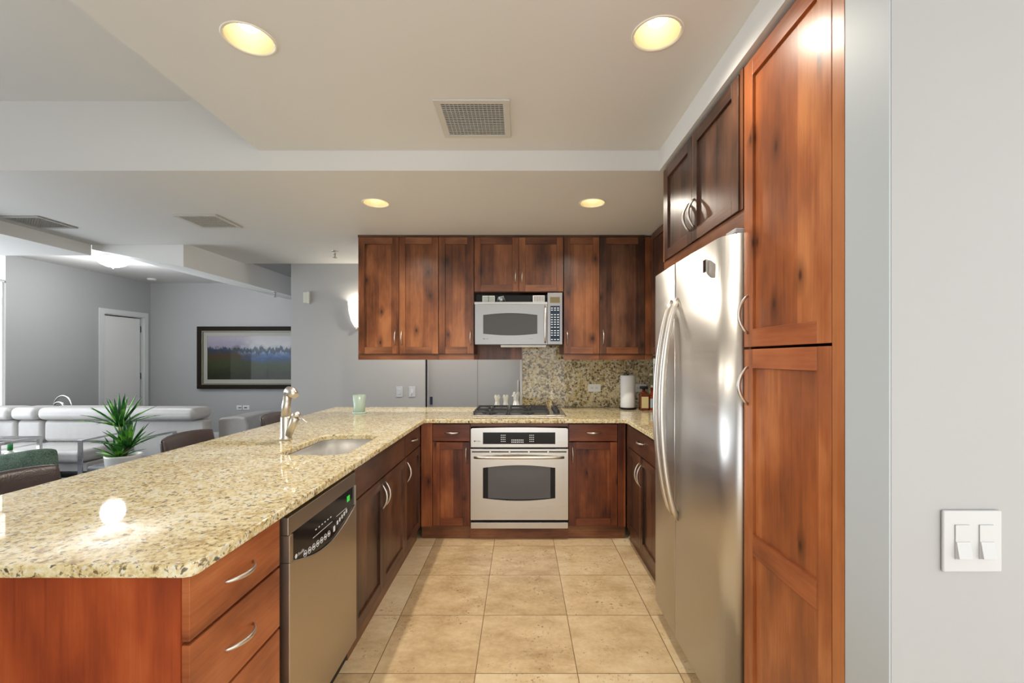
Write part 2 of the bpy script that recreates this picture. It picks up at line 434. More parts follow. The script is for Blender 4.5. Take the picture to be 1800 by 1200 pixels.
# ceilings
struct(planar('ceiling_tray', [(-1.488, YR), (.79, YR), (.79, YS), (-1.488, YS)], [circle(x, y, CR) for x, y, z in CANS[:2]], ZT, ZT+.004, P_CEIL))
struct(MB().box(-1.488, -1.484, YR, YS, ZT+.004, ZH).build('ceiling_tray_edge', P_CEIL))
struct(MB().box(-6.5, -1.488, YR, YS, ZH, ZH+.05).build('ceiling_high', P_CEIL))
struct(planar('ceiling_low', [(-4.03, YS), (1.45, YS), (1.45, 4.22), (-4.03, 4.22)], [circle(x, y, CR) for x, y, z in CANS[2:]], ZL, ZL+.004, P_CEIL))
struct(MB().box(-4.03, .79, YS-.002, YS+.002, ZL+.004, ZH).build('ceiling_step', P_CEIL))
struct(MB().box(.79, 1.45, 1.105, YS, ZL, ZL+.12).box(.79, .798, YR, 1.105, ZL, ZL+.12).box(.798, 3.2, YR, .971, ZL, ZL+.12).build('ceiling_soffit_right', P_CEIL))
struct(MB().box(1.45, 3.2, YR, .972, -.1, 0).build('floor_right', P_TILE))
struct(MB().box(-6.5, -4.03, YS-.002, 4.22, 2.377, 2.95).build('ceiling_soffit_left', P_CEIL))
struct(MB().box(-4.03, -2.0, 4.218, 4.222, ZL, 2.76).box(-2.0, 1.45, 4.218, 4.222, ZL+.004, 2.76).build('ceiling_step_far', P_CEIL))
struct(MB().box(-3.168, 1.45, 4.222, 5.16, 2.50, 2.55).build('ceiling_hall', P_CEIL))
struct(MB().box(-3.168, 1.45, 5.162, 7.76, 2.53, 2.58).build('ceiling_far', P_WALL))  # wall grey on this ceiling stands in for its unlit shade
struct(MB().box(-6.5, -3.168, 4.222, 7.76, 2.70, 2.75).build('ceiling_living', P_CEIL))
bm = MB().prism([(-4.03, 2.436), (-3.168, 2.275), (-3.168, 2.70), (-4.03, 2.70)], 'y', 4.223, 7.70)
struct(bm.build('trim_beam', P_CEIL))
# walls
struct(MB().box(.802, 3.2, .972, 1.10, 0, 2.95).build('wall_right', P_RIGHT))
struct(MB().box(.798, .8019, .973, 1.105, 0, ZL).build('wall_pantry_return', P_RETURN_SHADE))
struct(MB().box(1.45, 1.55, 1.10, 4.50, 0, ZL+.1).build('wall_right_recess', P_WALL))
struct(MB().box(.016, 1.45, 4.352, 4.50, 0, ZL+.1).build('wall_backsplash', P_WALL))
struct(MB().box(-2.635, -1.09, 5.16, 5.30, 0, 2.53).box(-1.09, .03, 5.16, 5.30, 2.13, 2.53).box(.03, 1.45, 5.16, 5.30, 0, 2.53).build('wall_hall', P_WALL))
struct(MB().box(-2.635, -2.535, 5.30, 7.70, 0, 2.53).build('wall_hall_side', P_WALL))
struct(MB().box(-6.5, -1.5, YR-.12, YR, 0, ZH+.05).build('wall_rear_blocker', P_WALL))  # unseen wall added to keep rear daylight off the high ceiling
struct(MB().box(-6.5, -2.535, 7.70, 7.82, 0, 2.75).build('wall_far', P_WALL))
# left wall with a door opening and a window opening
XW = -6.34
DO0, DO1, DZ = 6.83, 7.56, 2.10
WI0, WI1 = 1.2, 5.53
lw = MB()
lw.prism([(XW, WI1), (XW, DO0), (XW-.12, DO0), (XW-.12, WI1+.25)], 'z', 0, 2.72).box(XW-.12, XW, DO0, DO1, DZ, 2.72).box(XW-.12, XW, DO1, 7.70, 0, 2.72)
lw.box(XW-.12, XW, WI0, WI1, 2.36, 2.377).box(XW-.12, XW, WI0, WI1, 0, .55).box(XW-.12, XW, YR, WI0, 0, 2.377)
struct(lw.build('wall_left', P_WALL))
wn = MB()
for y in (WI0, 2.62, 4.05, WI1-.012): wn.box(XW-.025, XW+.006, y, y+.012, .55, 2.36)
wn.box(XW-.025, XW+.006, WI0, WI1, .55, .58).box(XW-.025, XW+.006, WI0, WI1, 2.345, 2.36)
w1 = struct(wn.build('window_1', P_TRIM))
GLASS, gt, gb = mat('window_glass'); gb.inputs['Transmission Weight'].default_value = 1; gb.inputs['Roughness'].default_value = 0; gb.inputs['IOR'].default_value = 1.02
MB().box(XW-.016, XW-.012, WI0+.012, WI1-.012, .58, 2.345).build('glass_pane', GLASS, w1)
# door in the left wall, standing open into the room beyond
dj = MB()
c = .075
dj.box(XW, XW+.018, DO0-c, DO0, 0, DZ+c).box(XW, XW+.018, DO1, DO1+c, 0, DZ+c).box(XW, XW+.018, DO0, DO1, DZ, DZ+c)
dj.box(XW-.12, XW, DO0, DO0+.012, 0, DZ).box(XW-.12, XW, DO1-.012, DO1, 0, DZ).box(XW-.12, XW, DO0+.012, DO1-.012, DZ-.012, DZ)
struct(dj.build('trim_door', P_TRIM))
d1 = struct(MB().box(XW-.055, XW-.015, DO0+.014, DO1-.055, .01, DZ-.03).build('door_1', P_DOOR))
for z in (.35, 1.12, 1.90):
    MB().tube([(XW-.03, DO1-.035, z-.05), (XW-.03, DO1-.035, z+.05)], .014, 8).box(XW-.055, XW-.03, DO1-.055, DO1-.012, z-.05, z+.05).build('hinge', simple('hinge_metal', (.08, .10, .13), .4, .6), d1)
struct(MB().box(XW-1.2, XW-.14, DO0-.3, DO1+.3, 0, 2.3).build('wall_room_beyond', P_WALL))
# grey sliding door at the end of the hall
d2 = struct(MB().box(-1.07, -.50, 5.19, 5.225, .01, 2.12).box(-.50, .02, 5.195, 5.23, .01, 2.12).build('door_2', P_SLIDE))
MB().box(-1.045, -1.015, 5.184, 5.189, .88, .97).build('flush_pull', simple('navy_pull', (.04, .06, .10), .3, .6), d2)
lv = MB().box(-.036, -.022, 5.17, 5.194, .93, 1.16).tube([(-.03, 5.175, .98), (-.03, 5.12, .98), (-.10, 5.115, .985)], .009, 8)
lv.build('door_lever', CHR, d2)
struct(MB().box(-1.092, -1.072, 5.158, 5.18, 0, 2.13).build('hall_gap_shade', GAP))  # black strip filling the open gap, in place of its shade
struct(MB().box(-.005, .0155, 4.33, 4.50, 0, ZL).build('trim_backsplash_end', P_TRIM))
struct(MB().box(-2.633, -1.10, 5.145, 5.16, 0, .10).build('baseboard_hall', P_TRIM))
struct(MB().box(-6.34, -2.64, 7.685, 7.70, 0, .10).build('baseboard_far', P_TRIM))
# low wall carrying the counter's overhang
struct(MB().box(-1.47, -1.40, 1.07, 4.30, 0, .908).box(-1.40, .0, 4.20, 4.30, 0, .908).build('wall_knee', P_WALL))

# ------------------------------------------------------------------ recessed ceiling lights
REFL = simple('warm_reflector', (.76, .66, .42), .4, .1)
def bulbmat(name, col, st):
    m, t, b = mat(name); b.inputs['Emission Color'].default_value = (*col, 1); b.inputs['Emission Strength'].default_value = st
    b.inputs['Base Color'].default_value = (1, 1, 1, 1); return m
BULB = bulbmat('lit_lamp', (1, .93, .80), 2.6)
spots = ['recessed ceiling light above the peninsula near the drawers', 'recessed ceiling light nearest the refrigerator and pantry',
         'small-looking recessed ceiling light above the sink side, in front of the left wall cabinets', 'recessed ceiling light in the low ceiling in front of the right wall cabinets']
def make_can(x, y, z, label):
    t = thing('recessed_light', label, 'ceiling light', (x, y, z), 'recessed ceiling lights of the kitchen')
    MB().lathe((x, y, z), [(CR-.002, .012), (CR-.002, -.001), (CR+.007, -.004), (CR+.009, -.001), (CR+.009, 0)], 40, caps=False).build('trim_ring', simple('can_trim', (.85, .80, .68), .3), t)
    MB().lathe((x, y, z), [(CR-.003, .0), (CR-.010, .05), (.066, .11), (.05, .125), (0, .126)], 40, caps=False).build('reflector', REFL, t)
    MB().lathe((x, y, z), [(0, .035), (.022, .037), (.036, .05), (.040, .07), (.030, .10), (.016, .122)], 24, caps=False).build('lamp_bulb', BULB, t)
    l = bpy.data.lights.new('can_lamp', 'SPOT'); l.energy = (36 if x < 0 else 17) if z > 2.5 else 42; l.color = (1, .91, .78); l.spot_size = 2.75; l.spot_blend = .9; l.shadow_soft_size = .022
    o = bpy.data.objects.new('can_lamp', l); C.objects.link(o); o.location = (0, 0, .002); o.parent = t
    return t
for (x, y, z), lb in zip(CANS, spots): make_can(x, y, z, lb)
# ------------------------------------------------------------------ ceiling vents
VENT = simple('vent_enamel', (.62, .60, .55), .4); VDK = simple('vent_dark', (.012, .013, .012), .8)
VENTG = simple('grey_vent_enamel', (.38, .37, .34), .4)
def vent(x0, x1, y0, y1, z, nx, ny, label, m=VENT, b=.032):
    t = thing('ceiling_vent', label, 'vent', ((x0+x1)/2, (y0+y1)/2, z), 'square ceiling air vents')
    fr = MB()
    fr.box(x0, x1, y0, y0+b, z-.008, z-.0005).box(x0, x1, y1-b, y1, z-.008, z-.0005).box(x0, x0+b, y0+b, y1-b, z-.008, z-.0005).box(x1-b, x1, y0+b, y1-b, z-.008, z-.0005)
    fr.build('vent_frame', m, t, bevel=.002)
    MB().box(x0+b, x1-b, y0+b, y1-b, z-.0015, z-.0004).build('backing', VDK, t)
    g = MB(); w = (x1-x0-2*b)/nx; h = (y1-y0-2*b)/ny
    for i in range(1, nx): g.box(x0+b+w*i-.0011, x0+b+w*i+.0011, y0+b, y1-b, z-.007, z-.0016)
    for i in range(1, ny): g.box(x0+b, x1-b, y0+b+h*i-.0012, y0+b+h*i+.0012, z-.006, z-.0017)
    g.build('grille', m, t)
vent(-.402, -.05, 2.046, 2.396, ZT, 15, 18, 'square white grille vent in the kitchen tray ceiling')
vent(-2.59, -2.26, 3.33, 3.66, ZL, 12, 14, 'ceiling vent in the low ceiling above the dining side, right of the grey-framed one', VENT, .03)
vent(-3.92, -3.61, 3.36, 3.67, ZL, 12, 14, 'ceiling vent furthest left, beside the dropped edge of the low ceiling', VENTG, .03)

# ================================================================== COUNTERTOP
ZC = .94
SX0, SX1, SY0, SY1 = -1.205, -.862, 2.195, 2.775
outer = [(-1.795, 1.02), (-.768, 1.02), (-.752, 1.027), (-.745, 1.043), (-.745, 3.44), (-.725, 3.47), (.795, 3.47), (.815, 3.45), (.815, 2.535), (1.445, 2.535), (1.445, 4.33), (-.006, 4.33), (-.006, 4.37), (-1.795, 4.37)]
ct = planar('countertop', outer, [rrect(SX0, SX1, SY0, SY1, .075)], ZC-.03, ZC, GRAN, bevel=.006, loc=(-.9, 3.9, ZC-.03))
tag(ct, 'polished gold-speckled granite worktop wrapping round the kitchen', 'countertop')
bs = MB().box(.018, 1.445, 4.331, 4.351, ZC+.0005, 1.60).build('backsplash', GRAN2, loc=(.75, 4.34, ZC), bevel=.001, seg=1)
tag(bs, 'coarse dark-flecked granite slab on the wall behind the cooktop', 'backsplash')

# ================================================================== BASE CABINETS
FL = Face('left', -.797); FB = Face('back', 3.52); FR = Face('right', .84)
def toe(F, t, u0, u1, rec=.012, z1=.098): 
    mb = MB(); F.box(mb, u0, u1, -rec-.018, -rec, 0, z1); return mb.build('toe_kick', WH, t)
ZB0, ZB1 = .10, .908
# drawer cabinet at the peninsula's end
t = thing('drawer_cabinet', 'brightly lit cherry drawer cabinet with flat fronts at the near end of the peninsula', 'cabinet', (-1.1, 1.25, 0))
shell(FL, t, 1.072, 1.452, ZB0, ZB1, .58, left=False)
mb = MB().box(-1.40, -.797, 1.052, 1.071, 0, ZB1).box(-1.46, -1.40, 1.052, 1.069, 0, ZB1); mb.build('end_panel', WE, t)
for z0, z1 in ((.742, .900), (.545, .737), (.325, .540), (.105, .320)):
    d = slab(FL, 'drawer', t, 1.054, 1.452, z0, z1, mats=[WOH]); d['label'] = 'flat brightly lit drawer front'
    bow(FL, d, 1.245, (z0+z1)/2+.0, .125, True)
toe(FL, t, 1.072, 1.452)
# sink base
t = thing('sink_cabinet', 'shaded cherry base cabinet with a false front and two doors under the sink', 'cabinet', (-1.1, 2.56, 0))
shell(FL, t, 2.10, 3.02, ZB0, ZB1, .58, top=False)
slab(FL, 'false_front', t, 2.10, 3.02, .742, .902, mats=[WDH])
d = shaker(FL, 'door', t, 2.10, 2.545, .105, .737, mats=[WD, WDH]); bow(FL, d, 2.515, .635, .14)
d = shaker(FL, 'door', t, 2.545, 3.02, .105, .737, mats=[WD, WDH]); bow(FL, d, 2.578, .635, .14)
toe(FL, t, 2.10, 3.02)
# narrow one in the corner
t = thing('narrow_base_cabinet', 'narrow dark base cabinet with small drawer, in the left inner corner beyond the sink', 'cabinet', (-1.1, 3.25, 0))
shell(FL, t, 3.02, 3.515, ZB0, ZB1, .58)
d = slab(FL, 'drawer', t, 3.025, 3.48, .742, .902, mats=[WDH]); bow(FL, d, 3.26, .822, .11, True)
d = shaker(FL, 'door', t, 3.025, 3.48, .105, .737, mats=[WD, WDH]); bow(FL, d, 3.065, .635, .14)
toe(FL, t, 3.02, 3.50)
# back run
def back_cab(u0, u1, label, fill, hs, name='base_cabinet'):
    t = thing(name, label, 'cabinet', ((u0+u1)/2, 3.8, 0), 'base cabinets either side of the oven')
    shell(FB, t, u0, u1, ZB0, ZB1, .56)
    d = slab(FB, 'drawer', t, u0, u1, .765, .900, mats=[WHR]); bow(FB, d, (u0+u1)/2+.005, .832, .115, True)
    d = shaker(FB, 'door', t, u0, u1, .108, .760, mats=[WVR, WHR]); bow(FB, d, u1-.03 if hs > 0 else u0+.03, .655, .13)
    mb = MB(); FB.box(mb, fill[0], fill[1], 0, .015, .10, ZB1); mb.build('filler_strip', WVR, t)
    toe(FB, t, min(u0, fill[0]), max(u1, fill[1]))
back_cab(-.685, -.393, 'reddish cherry base cabinet with one drawer and door, left of the oven', (-.775, -.687), 1)
back_cab(.375, .756, 'reddish cherry base cabinet with one drawer and door, right of the oven', (.758, .818), -1)
t = thing('oven_cabinet', 'cherry surround framing the built-in oven between two base cabinets', 'cabinet', (-.01, 3.8, 0))
mb = MB()
FB.box(mb, -.391, -.387, -.56, .015, .10, ZB1); mb.build('side_panel', WV, t)
mb = MB(); FB.box(mb, .369, .373, -.56, .015, .10, ZB1); mb.build('side_panel', WV, t)
mb = MB(); FB.box(mb, -.386, .368, -.02, .012, .880, ZB1); mb.build('top_rail', WH, t)
mb = MB(); FB.box(mb, -.386, .368, -.50, .0, .085, .097); mb.build('shelf', W_IN, t)
toe(FB, t, -.392, .374, 0.0, .084)
# right run
t = thing('base_cabinet', 'dark base cabinet with one wide drawer and two doors beside the refrigerator', 'cabinet', (1.1, 3.0, 0))
shell(FR, t, 2.54, 3.46, ZB0, ZB1, .59)
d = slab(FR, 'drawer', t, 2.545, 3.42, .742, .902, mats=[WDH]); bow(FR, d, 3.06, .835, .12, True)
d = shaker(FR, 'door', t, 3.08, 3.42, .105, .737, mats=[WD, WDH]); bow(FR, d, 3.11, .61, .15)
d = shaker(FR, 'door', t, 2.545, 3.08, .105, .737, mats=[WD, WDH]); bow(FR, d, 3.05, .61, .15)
mb = MB(); FR.box(mb, 3.422, 3.50, 0, .012, .10, ZB1); mb.build('filler_strip', WDH, t)
toe(FR, t, 2.54, 3.50)

# ================================================================== DISHWASHER
FD = Face('left', -.805)
t = thing('dishwasher', 'stainless dishwasher with curved black control strip under the peninsula', 'dishwasher', (-1.1, 1.78, 0))
mb = MB().box(-1.38, -.806, 1.476, 2.086, .09, .89); mb.build('body', DGRY, t)
a0, a1 = 1.480, 2.084
def arc_z(u, zs, dip):  # arch dipping in the middle
    k = (u-a0)/(a1-a0); return zs-dip*math.sin(PI*k)
us = [a0+(a1-a0)*i/24 for i in range(25)]
u_in = [1.505+(2.068-1.505)*i/24 for i in range(25)]
def zb(u): return .735-.060*math.sin(PI*(u-1.505)/(2.068-1.505))
# door front below the control strip
poly = [(a0, .115), (a1, .115), (a1, .735)]+[(u, zb(u)) for u in reversed(u_in)]+[(a0, .735)]
mb = MB(); FD.prism(mb, poly, 0, .045); dr = mb.build('door', STW, t, bevel=.003, seg=2)
mb = MB(); FD.prism(mb, [(a0, .826), (a1, .826), (a1, .885), (a0, .885)], 0, .040)
FD.prism(mb, [(a0, .7355), (1.504, .7355), (1.504, .8255), (a0, .8255)], 0, .045); FD.prism(mb, [(2.069, .7355), (a1, .7355), (a1, .8255), (2.069, .8255)], 0, .045)
mb.build('top_trim', STW, t, bevel=.002)
mb = MB(); FD.prism(mb, [(1.5055, .825)]+[(u, zb(u)+.0012) for u in u_in]+[(2.0675, .825)], 0, .038); cp = mb.build('control_panel', BLKG, t)
mk = MB(); n = .0385
for i in range(7):
    u = 1.60+i*.033; z = .722-.012*math.sin(PI*(u-1.505)/.563)
    ring = [FD.p(u+.011*math.cos(a*PI/8), n, z+.011*math.sin(a*PI/8)) for a in range(16)]
    mk.tube(ring, .0012, 5, closed=True); FD.box(mk, u-.006, u+.006, n-.0003, n+.0004, z-.003, z+.003)
FD.box(mk, 1.84, 1.856, n-.0003, n+.001, .700, .722)
for i in range(5): FD.box(mk, 1.875+i*.024, 1.889+i*.024, n-.0003, n+.0004, .716+i*.004, .732+i*.004)
for i in range(6): FD.box(mk, 1.68+i*.026, 1.69+i*.026, n-.0003, n+.0004, .768, .772)
FD.box(mk, 1.66, 1.83, n-.0003, n+.0004, .746, .748); FD.box(mk, 1.87, 1.98, n-.0003, n+.0004, .752, .754)
FD.prism(mk, [(1.535+.008*math.cos(a*PI/6), .735+.008*math.sin(a*PI/6)) for a in range(12)], n-.0003, n+.0005)
add_text(mk, 'Profile', .017, FD, 1.548, .729, n+.0003)
mk.build('button_marks', MARK, cp)
GRN = bulbmat('green_display', (.04, .60, .06), .55); GRN.node_tree.nodes['Principled BSDF'].inputs['Base Color'].default_value = (.02, .10, .02, 1)
mb = MB(); FD.box(mb, 1.985, 2.015, n-.0003, n+.0008, .775, .800); dp = mb.build('display', GRN, cp)
mb = MB(); FD.box(mb, 1.477, 2.085, -.05, .0, .02, .088); mb.build('kick_plate', BLK, t)
MB().box(-1.30, -1.26, 1.55, 2.0, 0, .089).build('foot_rail', BLK, t); MB().box(-.90, -.87, 1.55, 2.0, 0, .088).build('foot_rail', BLK, t)

# ================================================================== SINK AND FAUCET
t = thing('sink', 'stainless undermount sink basin set in the peninsula worktop', 'sink', (-1.03, 2.48, .70))
prof = [(0.004, -.0305), (.0, -.032), (.004, -.16), (.03, -.205), (.09, -.212)]
mb = MB(); loops = []
for ins, dz in prof:
    r = max(.075-ins*.4, .03)
    loops.append([(x, y, ZC+dz) for x, y in rrect(SX0-.006+ins, SX1+.006-ins, SY0-.006+ins, SY1+.006-ins, r)])
k = 0
for lp in loops: mb.v += lp
m_ = len(loops[0])
for i in range(len(loops)-1):
    for j in range(m_):
        mb.f.append([i*m_+j, i*m_+(j+1) % m_, (i+1)*m_+(j+1) % m_, (i+1)*m_+j]); mb.m.append(0); mb.s.append(True)
mb.f.append([(len(loops)-1)*m_+j for j in range(m_)]); mb.m.append(0); mb.s.append(True)
bo = mb.build('basin', simple('satin_sink_steel', (.80, .79, .77), .34, .9), t); so = bo.modifiers.new('solid', 'SOLIDIFY'); so.thickness = .0015; so.offset = -1
MB().lathe((-1.03, 2.48, ZC-.2105), [(0, .0), (.035, .001), (.045, .003), (.045, 0)], 24, caps=False).build('drain', CHROME, t)
fx, fy = -1.357, 2.60
t = thing('faucet', 'brushed nickel pull-out faucet with side lever beside the sink', 'faucet', (fx, fy, ZC))
mb = MB().lathe((fx, fy, ZC), [(.033, .0005), (.033, .012), (.029, .02), (.0285, .125), (.027, .135)], 28); mb.build('faucet_body', CHR, t)
mb = MB().tube([(fx, fy, ZC+.13), (fx+.002, fy, ZC+.20), (fx+.012, fy, ZC+.26)], [.0265, .0245, .022], 20); mb.build('spout', CHR, t)
hd = MB().tube([(fx+.000, fy+.003, ZC+.272), (fx+.018, fy-.004, ZC+.283), (fx+.045, fy-.015, ZC+.276), (fx+.066, fy-.024, ZC+.255)], [.018, .027, .027, .022], 18)
hd.build('spray_head', CHR, t)
mb = MB().tube([(fx+.018, fy-.008, ZC+.030), (fx+.056, fy-.022, ZC+.105), (fx+.072, fy-.028, ZC+.138)], [.020, .022, .023], 18); mb.build('valve_body', CHR, t)
mb = MB().lathe((fx+.074, fy-.028, ZC+.148), [(.001, -.016), (.022, -.012), (.026, .0), (.022, .014), (.0, .02)], 20).tube([(fx+.075, fy-.03, ZC+.142), (fx+.115, fy-.045, ZC+.125), (fx+.152, fy-.06, ZC+.107)], [.008, .006, .004], 10)
mb.build('lever', CHR, t)

# ================================================================== OVEN
FO = Face('back', 3.505)
q = lambda x: (x-915)/226.5
zq = lambda y: 1.41-(y-630)/226.5
t = thing('oven', 'built-in stainless wall oven with arched window under the cooktop', 'oven', (-.01, 3.8, .1))
MB().box(-.372, .355, 3.52, 3.98, .105, .86).build('body', DGRY, t)
X0, X1 = q(827.5)+.0, q(998.5)
mb = MB(); FO.prism(mb, [(X0, .722), (X1, .722), (X1, .862), (X1-.01, .871)]+[(X1-.01-(X1-X0-.02)*i/12, .871+.006*math.sin(PI*i/12)) for i in range(1, 12)]+[(X0+.01, .871), (X0, .862)], -.014, .022)
cp = mb.build('control_panel', ST, t, bevel=.002)
mb = MB(); FO.box(mb, q(849), q(976), .0218, .0235, zq(780), zq(759.5)); bg = mb.build('control_glass', BLKG, cp)
mk = MB(); n = .0236
for cx0 in (884, 934):
    for i in range(3):
        for j in range(4): FO.box(mk, q(cx0-3.5+i*3.1), q(cx0-1.6+i*3.1), n, n+.0004, zq(776-j*3.6), zq(774.6-j*3.6))
for i in range(7):
    for j in range(2): FO.box(mk, q(899+i*3.2), q(901+i*3.2), n, n+.0004, zq(777.5-j*3.6), zq(775.5-j*3.6))
mk.build('button_marks', MARK, bg)
mk = MB(); FO.prism(mk, [(q(834.5)+.006*math.cos(a*PI/6), zq(775)+.006*math.sin(a*PI/6)) for a in range(12)], .0215, .0228)
add_text(mk, 'Profile', .014, FO, q(836.5), zq(776), .0226); mk.build('maker_mark', DGRY, cp)
# door: steel face with an arched opening
mb = MB()
dx0, dx1, dz0, dz1 = X0, X1, zq(913), zq(788.5)
wx0, wx1 = q(849), q(976)
K = 20
tops = [(wx0+(wx1-wx0)*i/K, zq(821.5)+.020*math.sin(PI*i/K)) for i in range(K+1)]
bots = [(wx0+(wx1-wx0)*i/K, zq(875)-.020*math.sin(PI*i/K)) for i in range(K+1)]
FO.prism(mb, [(dx0, dz1)]+[(wx0-.0, dz1)]+[(wx0, dz0), (dx0, dz0)], -.014, .025)
FO.prism(mb, [(wx1, dz1), (dx1, dz1), (dx1, dz0), (wx1, dz0)], -.014, .025)
FO.prism(mb, [(wx0, dz1-.001), (wx1, dz1-.001)]+[p for p in reversed(tops)], -.014, .0249)
FO.prism(mb, bots+[(wx1, dz0+.0005), (wx0, dz0+.0005)], -.014, .0249)
od = mb.build('oven_door', ST, t)
mb = MB(); FO.prism(mb, tops+list(reversed(bots)), -.012, .016); mb.build('window_surround', BLKG, od)
mb = MB(); gx0, gx1 = q(858), q(967.5)
FO.prism(mb, [(gx0+(gx1-gx0)*i/K, zq(822)+.017*math.sin(PI*(i*.86+.07*K)/K)) for i in range(K+1)]+[(gx1-(gx1-gx0)*i/K, zq(874)-.015*math.sin(PI*(i*.86+.07*K)/K)) for i in range(K+1)], .0162, .0170); mb.build('window_glass', MGLASS, od)
mb = MB()
for i in range(5): FO.box(mb, q(829.5+i*33.8), q(829.5+i*33.8+31), .0252, .0258, zq(794.5), zq(792.5))
mb.build('vent_slot', GAP, od)
pts = [(-.333+.70*i/20+.0, i/20) for i in range(21)]
hb = MB().tube([FO.p(q(834)+(q(991)-q(834))*a, .024+.045*math.sin(PI*a)**.55, zq(803.5)+.008*math.sin(PI*a)) for _, a in pts], [.010+.002*math.sin(PI*a) for _, a in pts], 12)
hb.build('oven_handle', CHR, od)
mb = MB(); FO.box(mb, X0, X1, -.014, .02, zq(928.5), zq(918)); mb.build('bottom_trim', ST, t, bevel=.002)
mb = MB(); FO.box(mb, X0+.004, X1-.004, -.012, .0, zq(917.8), zq(913.2)); mb.build('lower_gap', GAP, t)

# ================================================================== COOKTOP
t = thing('cooktop', 'stainless gas cooktop with black cast iron grates above the oven', 'cooktop', (-.007, 3.9, ZC))
mb = MB().prism(rrect(-.392, .374, 3.655, 4.165, .02, 4), 'z', ZC+.0005, ZC+.010); mb.build('cooktop_tray', ST, t, bevel=.003)
for (x, y, r) in ((-.26, 3.79, .042), (-.26, 4.04, .036), (.06, 3.79, .036), (.06, 4.04, .045)):
    MB().lathe((x, y, ZC+.0102), [(r+.022, 0), (r+.02, .004), (r, .006), (r, .014), (r-.004, .018), (0, .02)], 24, mi=0).build('burner', IRON, t)
for (gx0, gx1) in ((-.385, -.108), (-.098, .235)):
    g = MB(); z = ZC+.034; r = .0065; y0, y1 = 3.675, 4.15
    for y in (y0, y1, (y0+y1)/2): g.box(gx0, gx1, y-r, y+r, z-.006, z+.006)
    for x in (gx0, gx1-.012): g.box(x, x+.012, y0, y1, z-.006, z+.006)
    for yy in (3.79, 4.04):
        xm = (gx0+gx1)/2
        g.box(gx0, xm-.02, yy-.005, yy+.005, z-.004, z+.009).box(xm+.02, gx1, yy-.005, yy+.005, z-.004, z+.009)
        g.box(xm-.005, xm+.005, yy-.115, yy-.02, z-.004, z+.009).box(xm-.005, xm+.005, yy+.02, yy+.105, z-.004, z+.009)
    for x in (gx0, (gx0+gx1)/2, gx1-.014):
        for y in (y0-.006, y1-.008): g.box(x, x+.014, y, y+.014, ZC+.0105, z)
    g.build('grate', IRON, t, bevel=.0015, seg=1)
for y in (3.80, 3.90, 4.0, 4.10):
    MB().lathe((.305, y, ZC+.0102), [(.028, 0), (.027, .006), (.024, .022), (.020, .028), (0, .029)], 20).box(.302, .308, y-.022, y+.022, ZC+.03, ZC+.046).build('knob', IRON, t)

# ================================================================== WALL CABINETS
FU = Face('back', 3.90)
qu = lambda x: (x-915)/203.6
ZU0, ZU1 = 1.448, 2.470
def upper(u0, u1, doors, z0, label, rail=True, extra=None, name='wall_cabinet', mats=None):
    t = thing(name, label, 'cabinet', ((u0+u1)/2, 4.1, z0), 'wall cabinets over the back counter')
    shell(FU, t, u0+.0008, u1-.0008, z0, ZU1, .30 if u0 < 0 else .43)
    for (a, b, hs) in doors:
        d = shaker(FU, 'door', t, a, b, z0+.002, ZU1-.012, st=.055, rl=.058, mats=mats)
        hz = z0+.145 if z0 < 1.6 else z0+.135
        bow(FU, d, (b-.028) if hs > 0 else (a+.028), hz, .13 if z0 < 1.6 else .12)
    mb = MB(); FU.box(mb, u0+.001, u1-.001, -.012, .016, ZU1-.011, ZU1+.006); mb.build('crown_strip', WDH, t)
    if rail:
        mb = MB(); FU.box(mb, u0+.001, u1-.001, -.02, .006, 1.400, z0-.001); mb.build('light_rail', WH, t)
    if extra:
        mb = MB(); FU.box(mb, extra[0], extra[1], -.05, .018, z0, ZU1-.012); mb.build('filler_strip', WV, t)
        mb = MB(); FU.box(mb, extra[0], extra[1], -.02, .006, 1.400, z0-.001); mb.build('light_rail', WH, t)
    return t
upper(qu(628.5), qu(770.5), [(qu(629.5), qu(701), 1), (qu(701), qu(770.5), -1)], ZU0, 'tall two-door cherry wall cabinet at the left end of the row')
upper(qu(770.8), qu(833), [(qu(771), qu(833), 1)], ZU0, 'single-door cherry wall cabinet just left of the microwave')
upper(qu(833.3), qu(990.6), [(qu(833.6), qu(912), 1), (qu(912), qu(990.4), -1)], 1.985, 'short two-door cherry wall cabinet above the microwave', rail=False)
upper(qu(990.9), qu(1054), [(qu(991), qu(1054), -1)], ZU0, 'single-door cherry wall cabinet just right of the microwave')
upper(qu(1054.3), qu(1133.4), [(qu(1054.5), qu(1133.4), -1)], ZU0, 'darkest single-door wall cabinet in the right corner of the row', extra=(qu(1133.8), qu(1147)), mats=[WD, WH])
pn = MB().box(-.46, .012, 4.205, 4.223, 1.40, 1.60).build('filler_panel', WV, loc=(-.2, 4.17, 1.4))
pn2 = tag(pn, 'plain brown wooden panel behind and below the microwave', 'panel')
# dark cabinet on the right wall, seen in the gap
FUR = Face('right', 1.14)
t = thing('wall_cabinet', 'almost hidden dark wall cabinet on the right wall, in the gap beside the refrigerator cabinet', 'cabinet', (1.3, 3.2, ZU0))
shell(FUR, t, 2.56, 3.86, ZU0, ZU1, .30)
for a, b in ((2.56, 3.21), (3.21, 3.86)): shaker(FUR, 'door', t, a, b, ZU0, ZU1, mats=[WD, WDH])
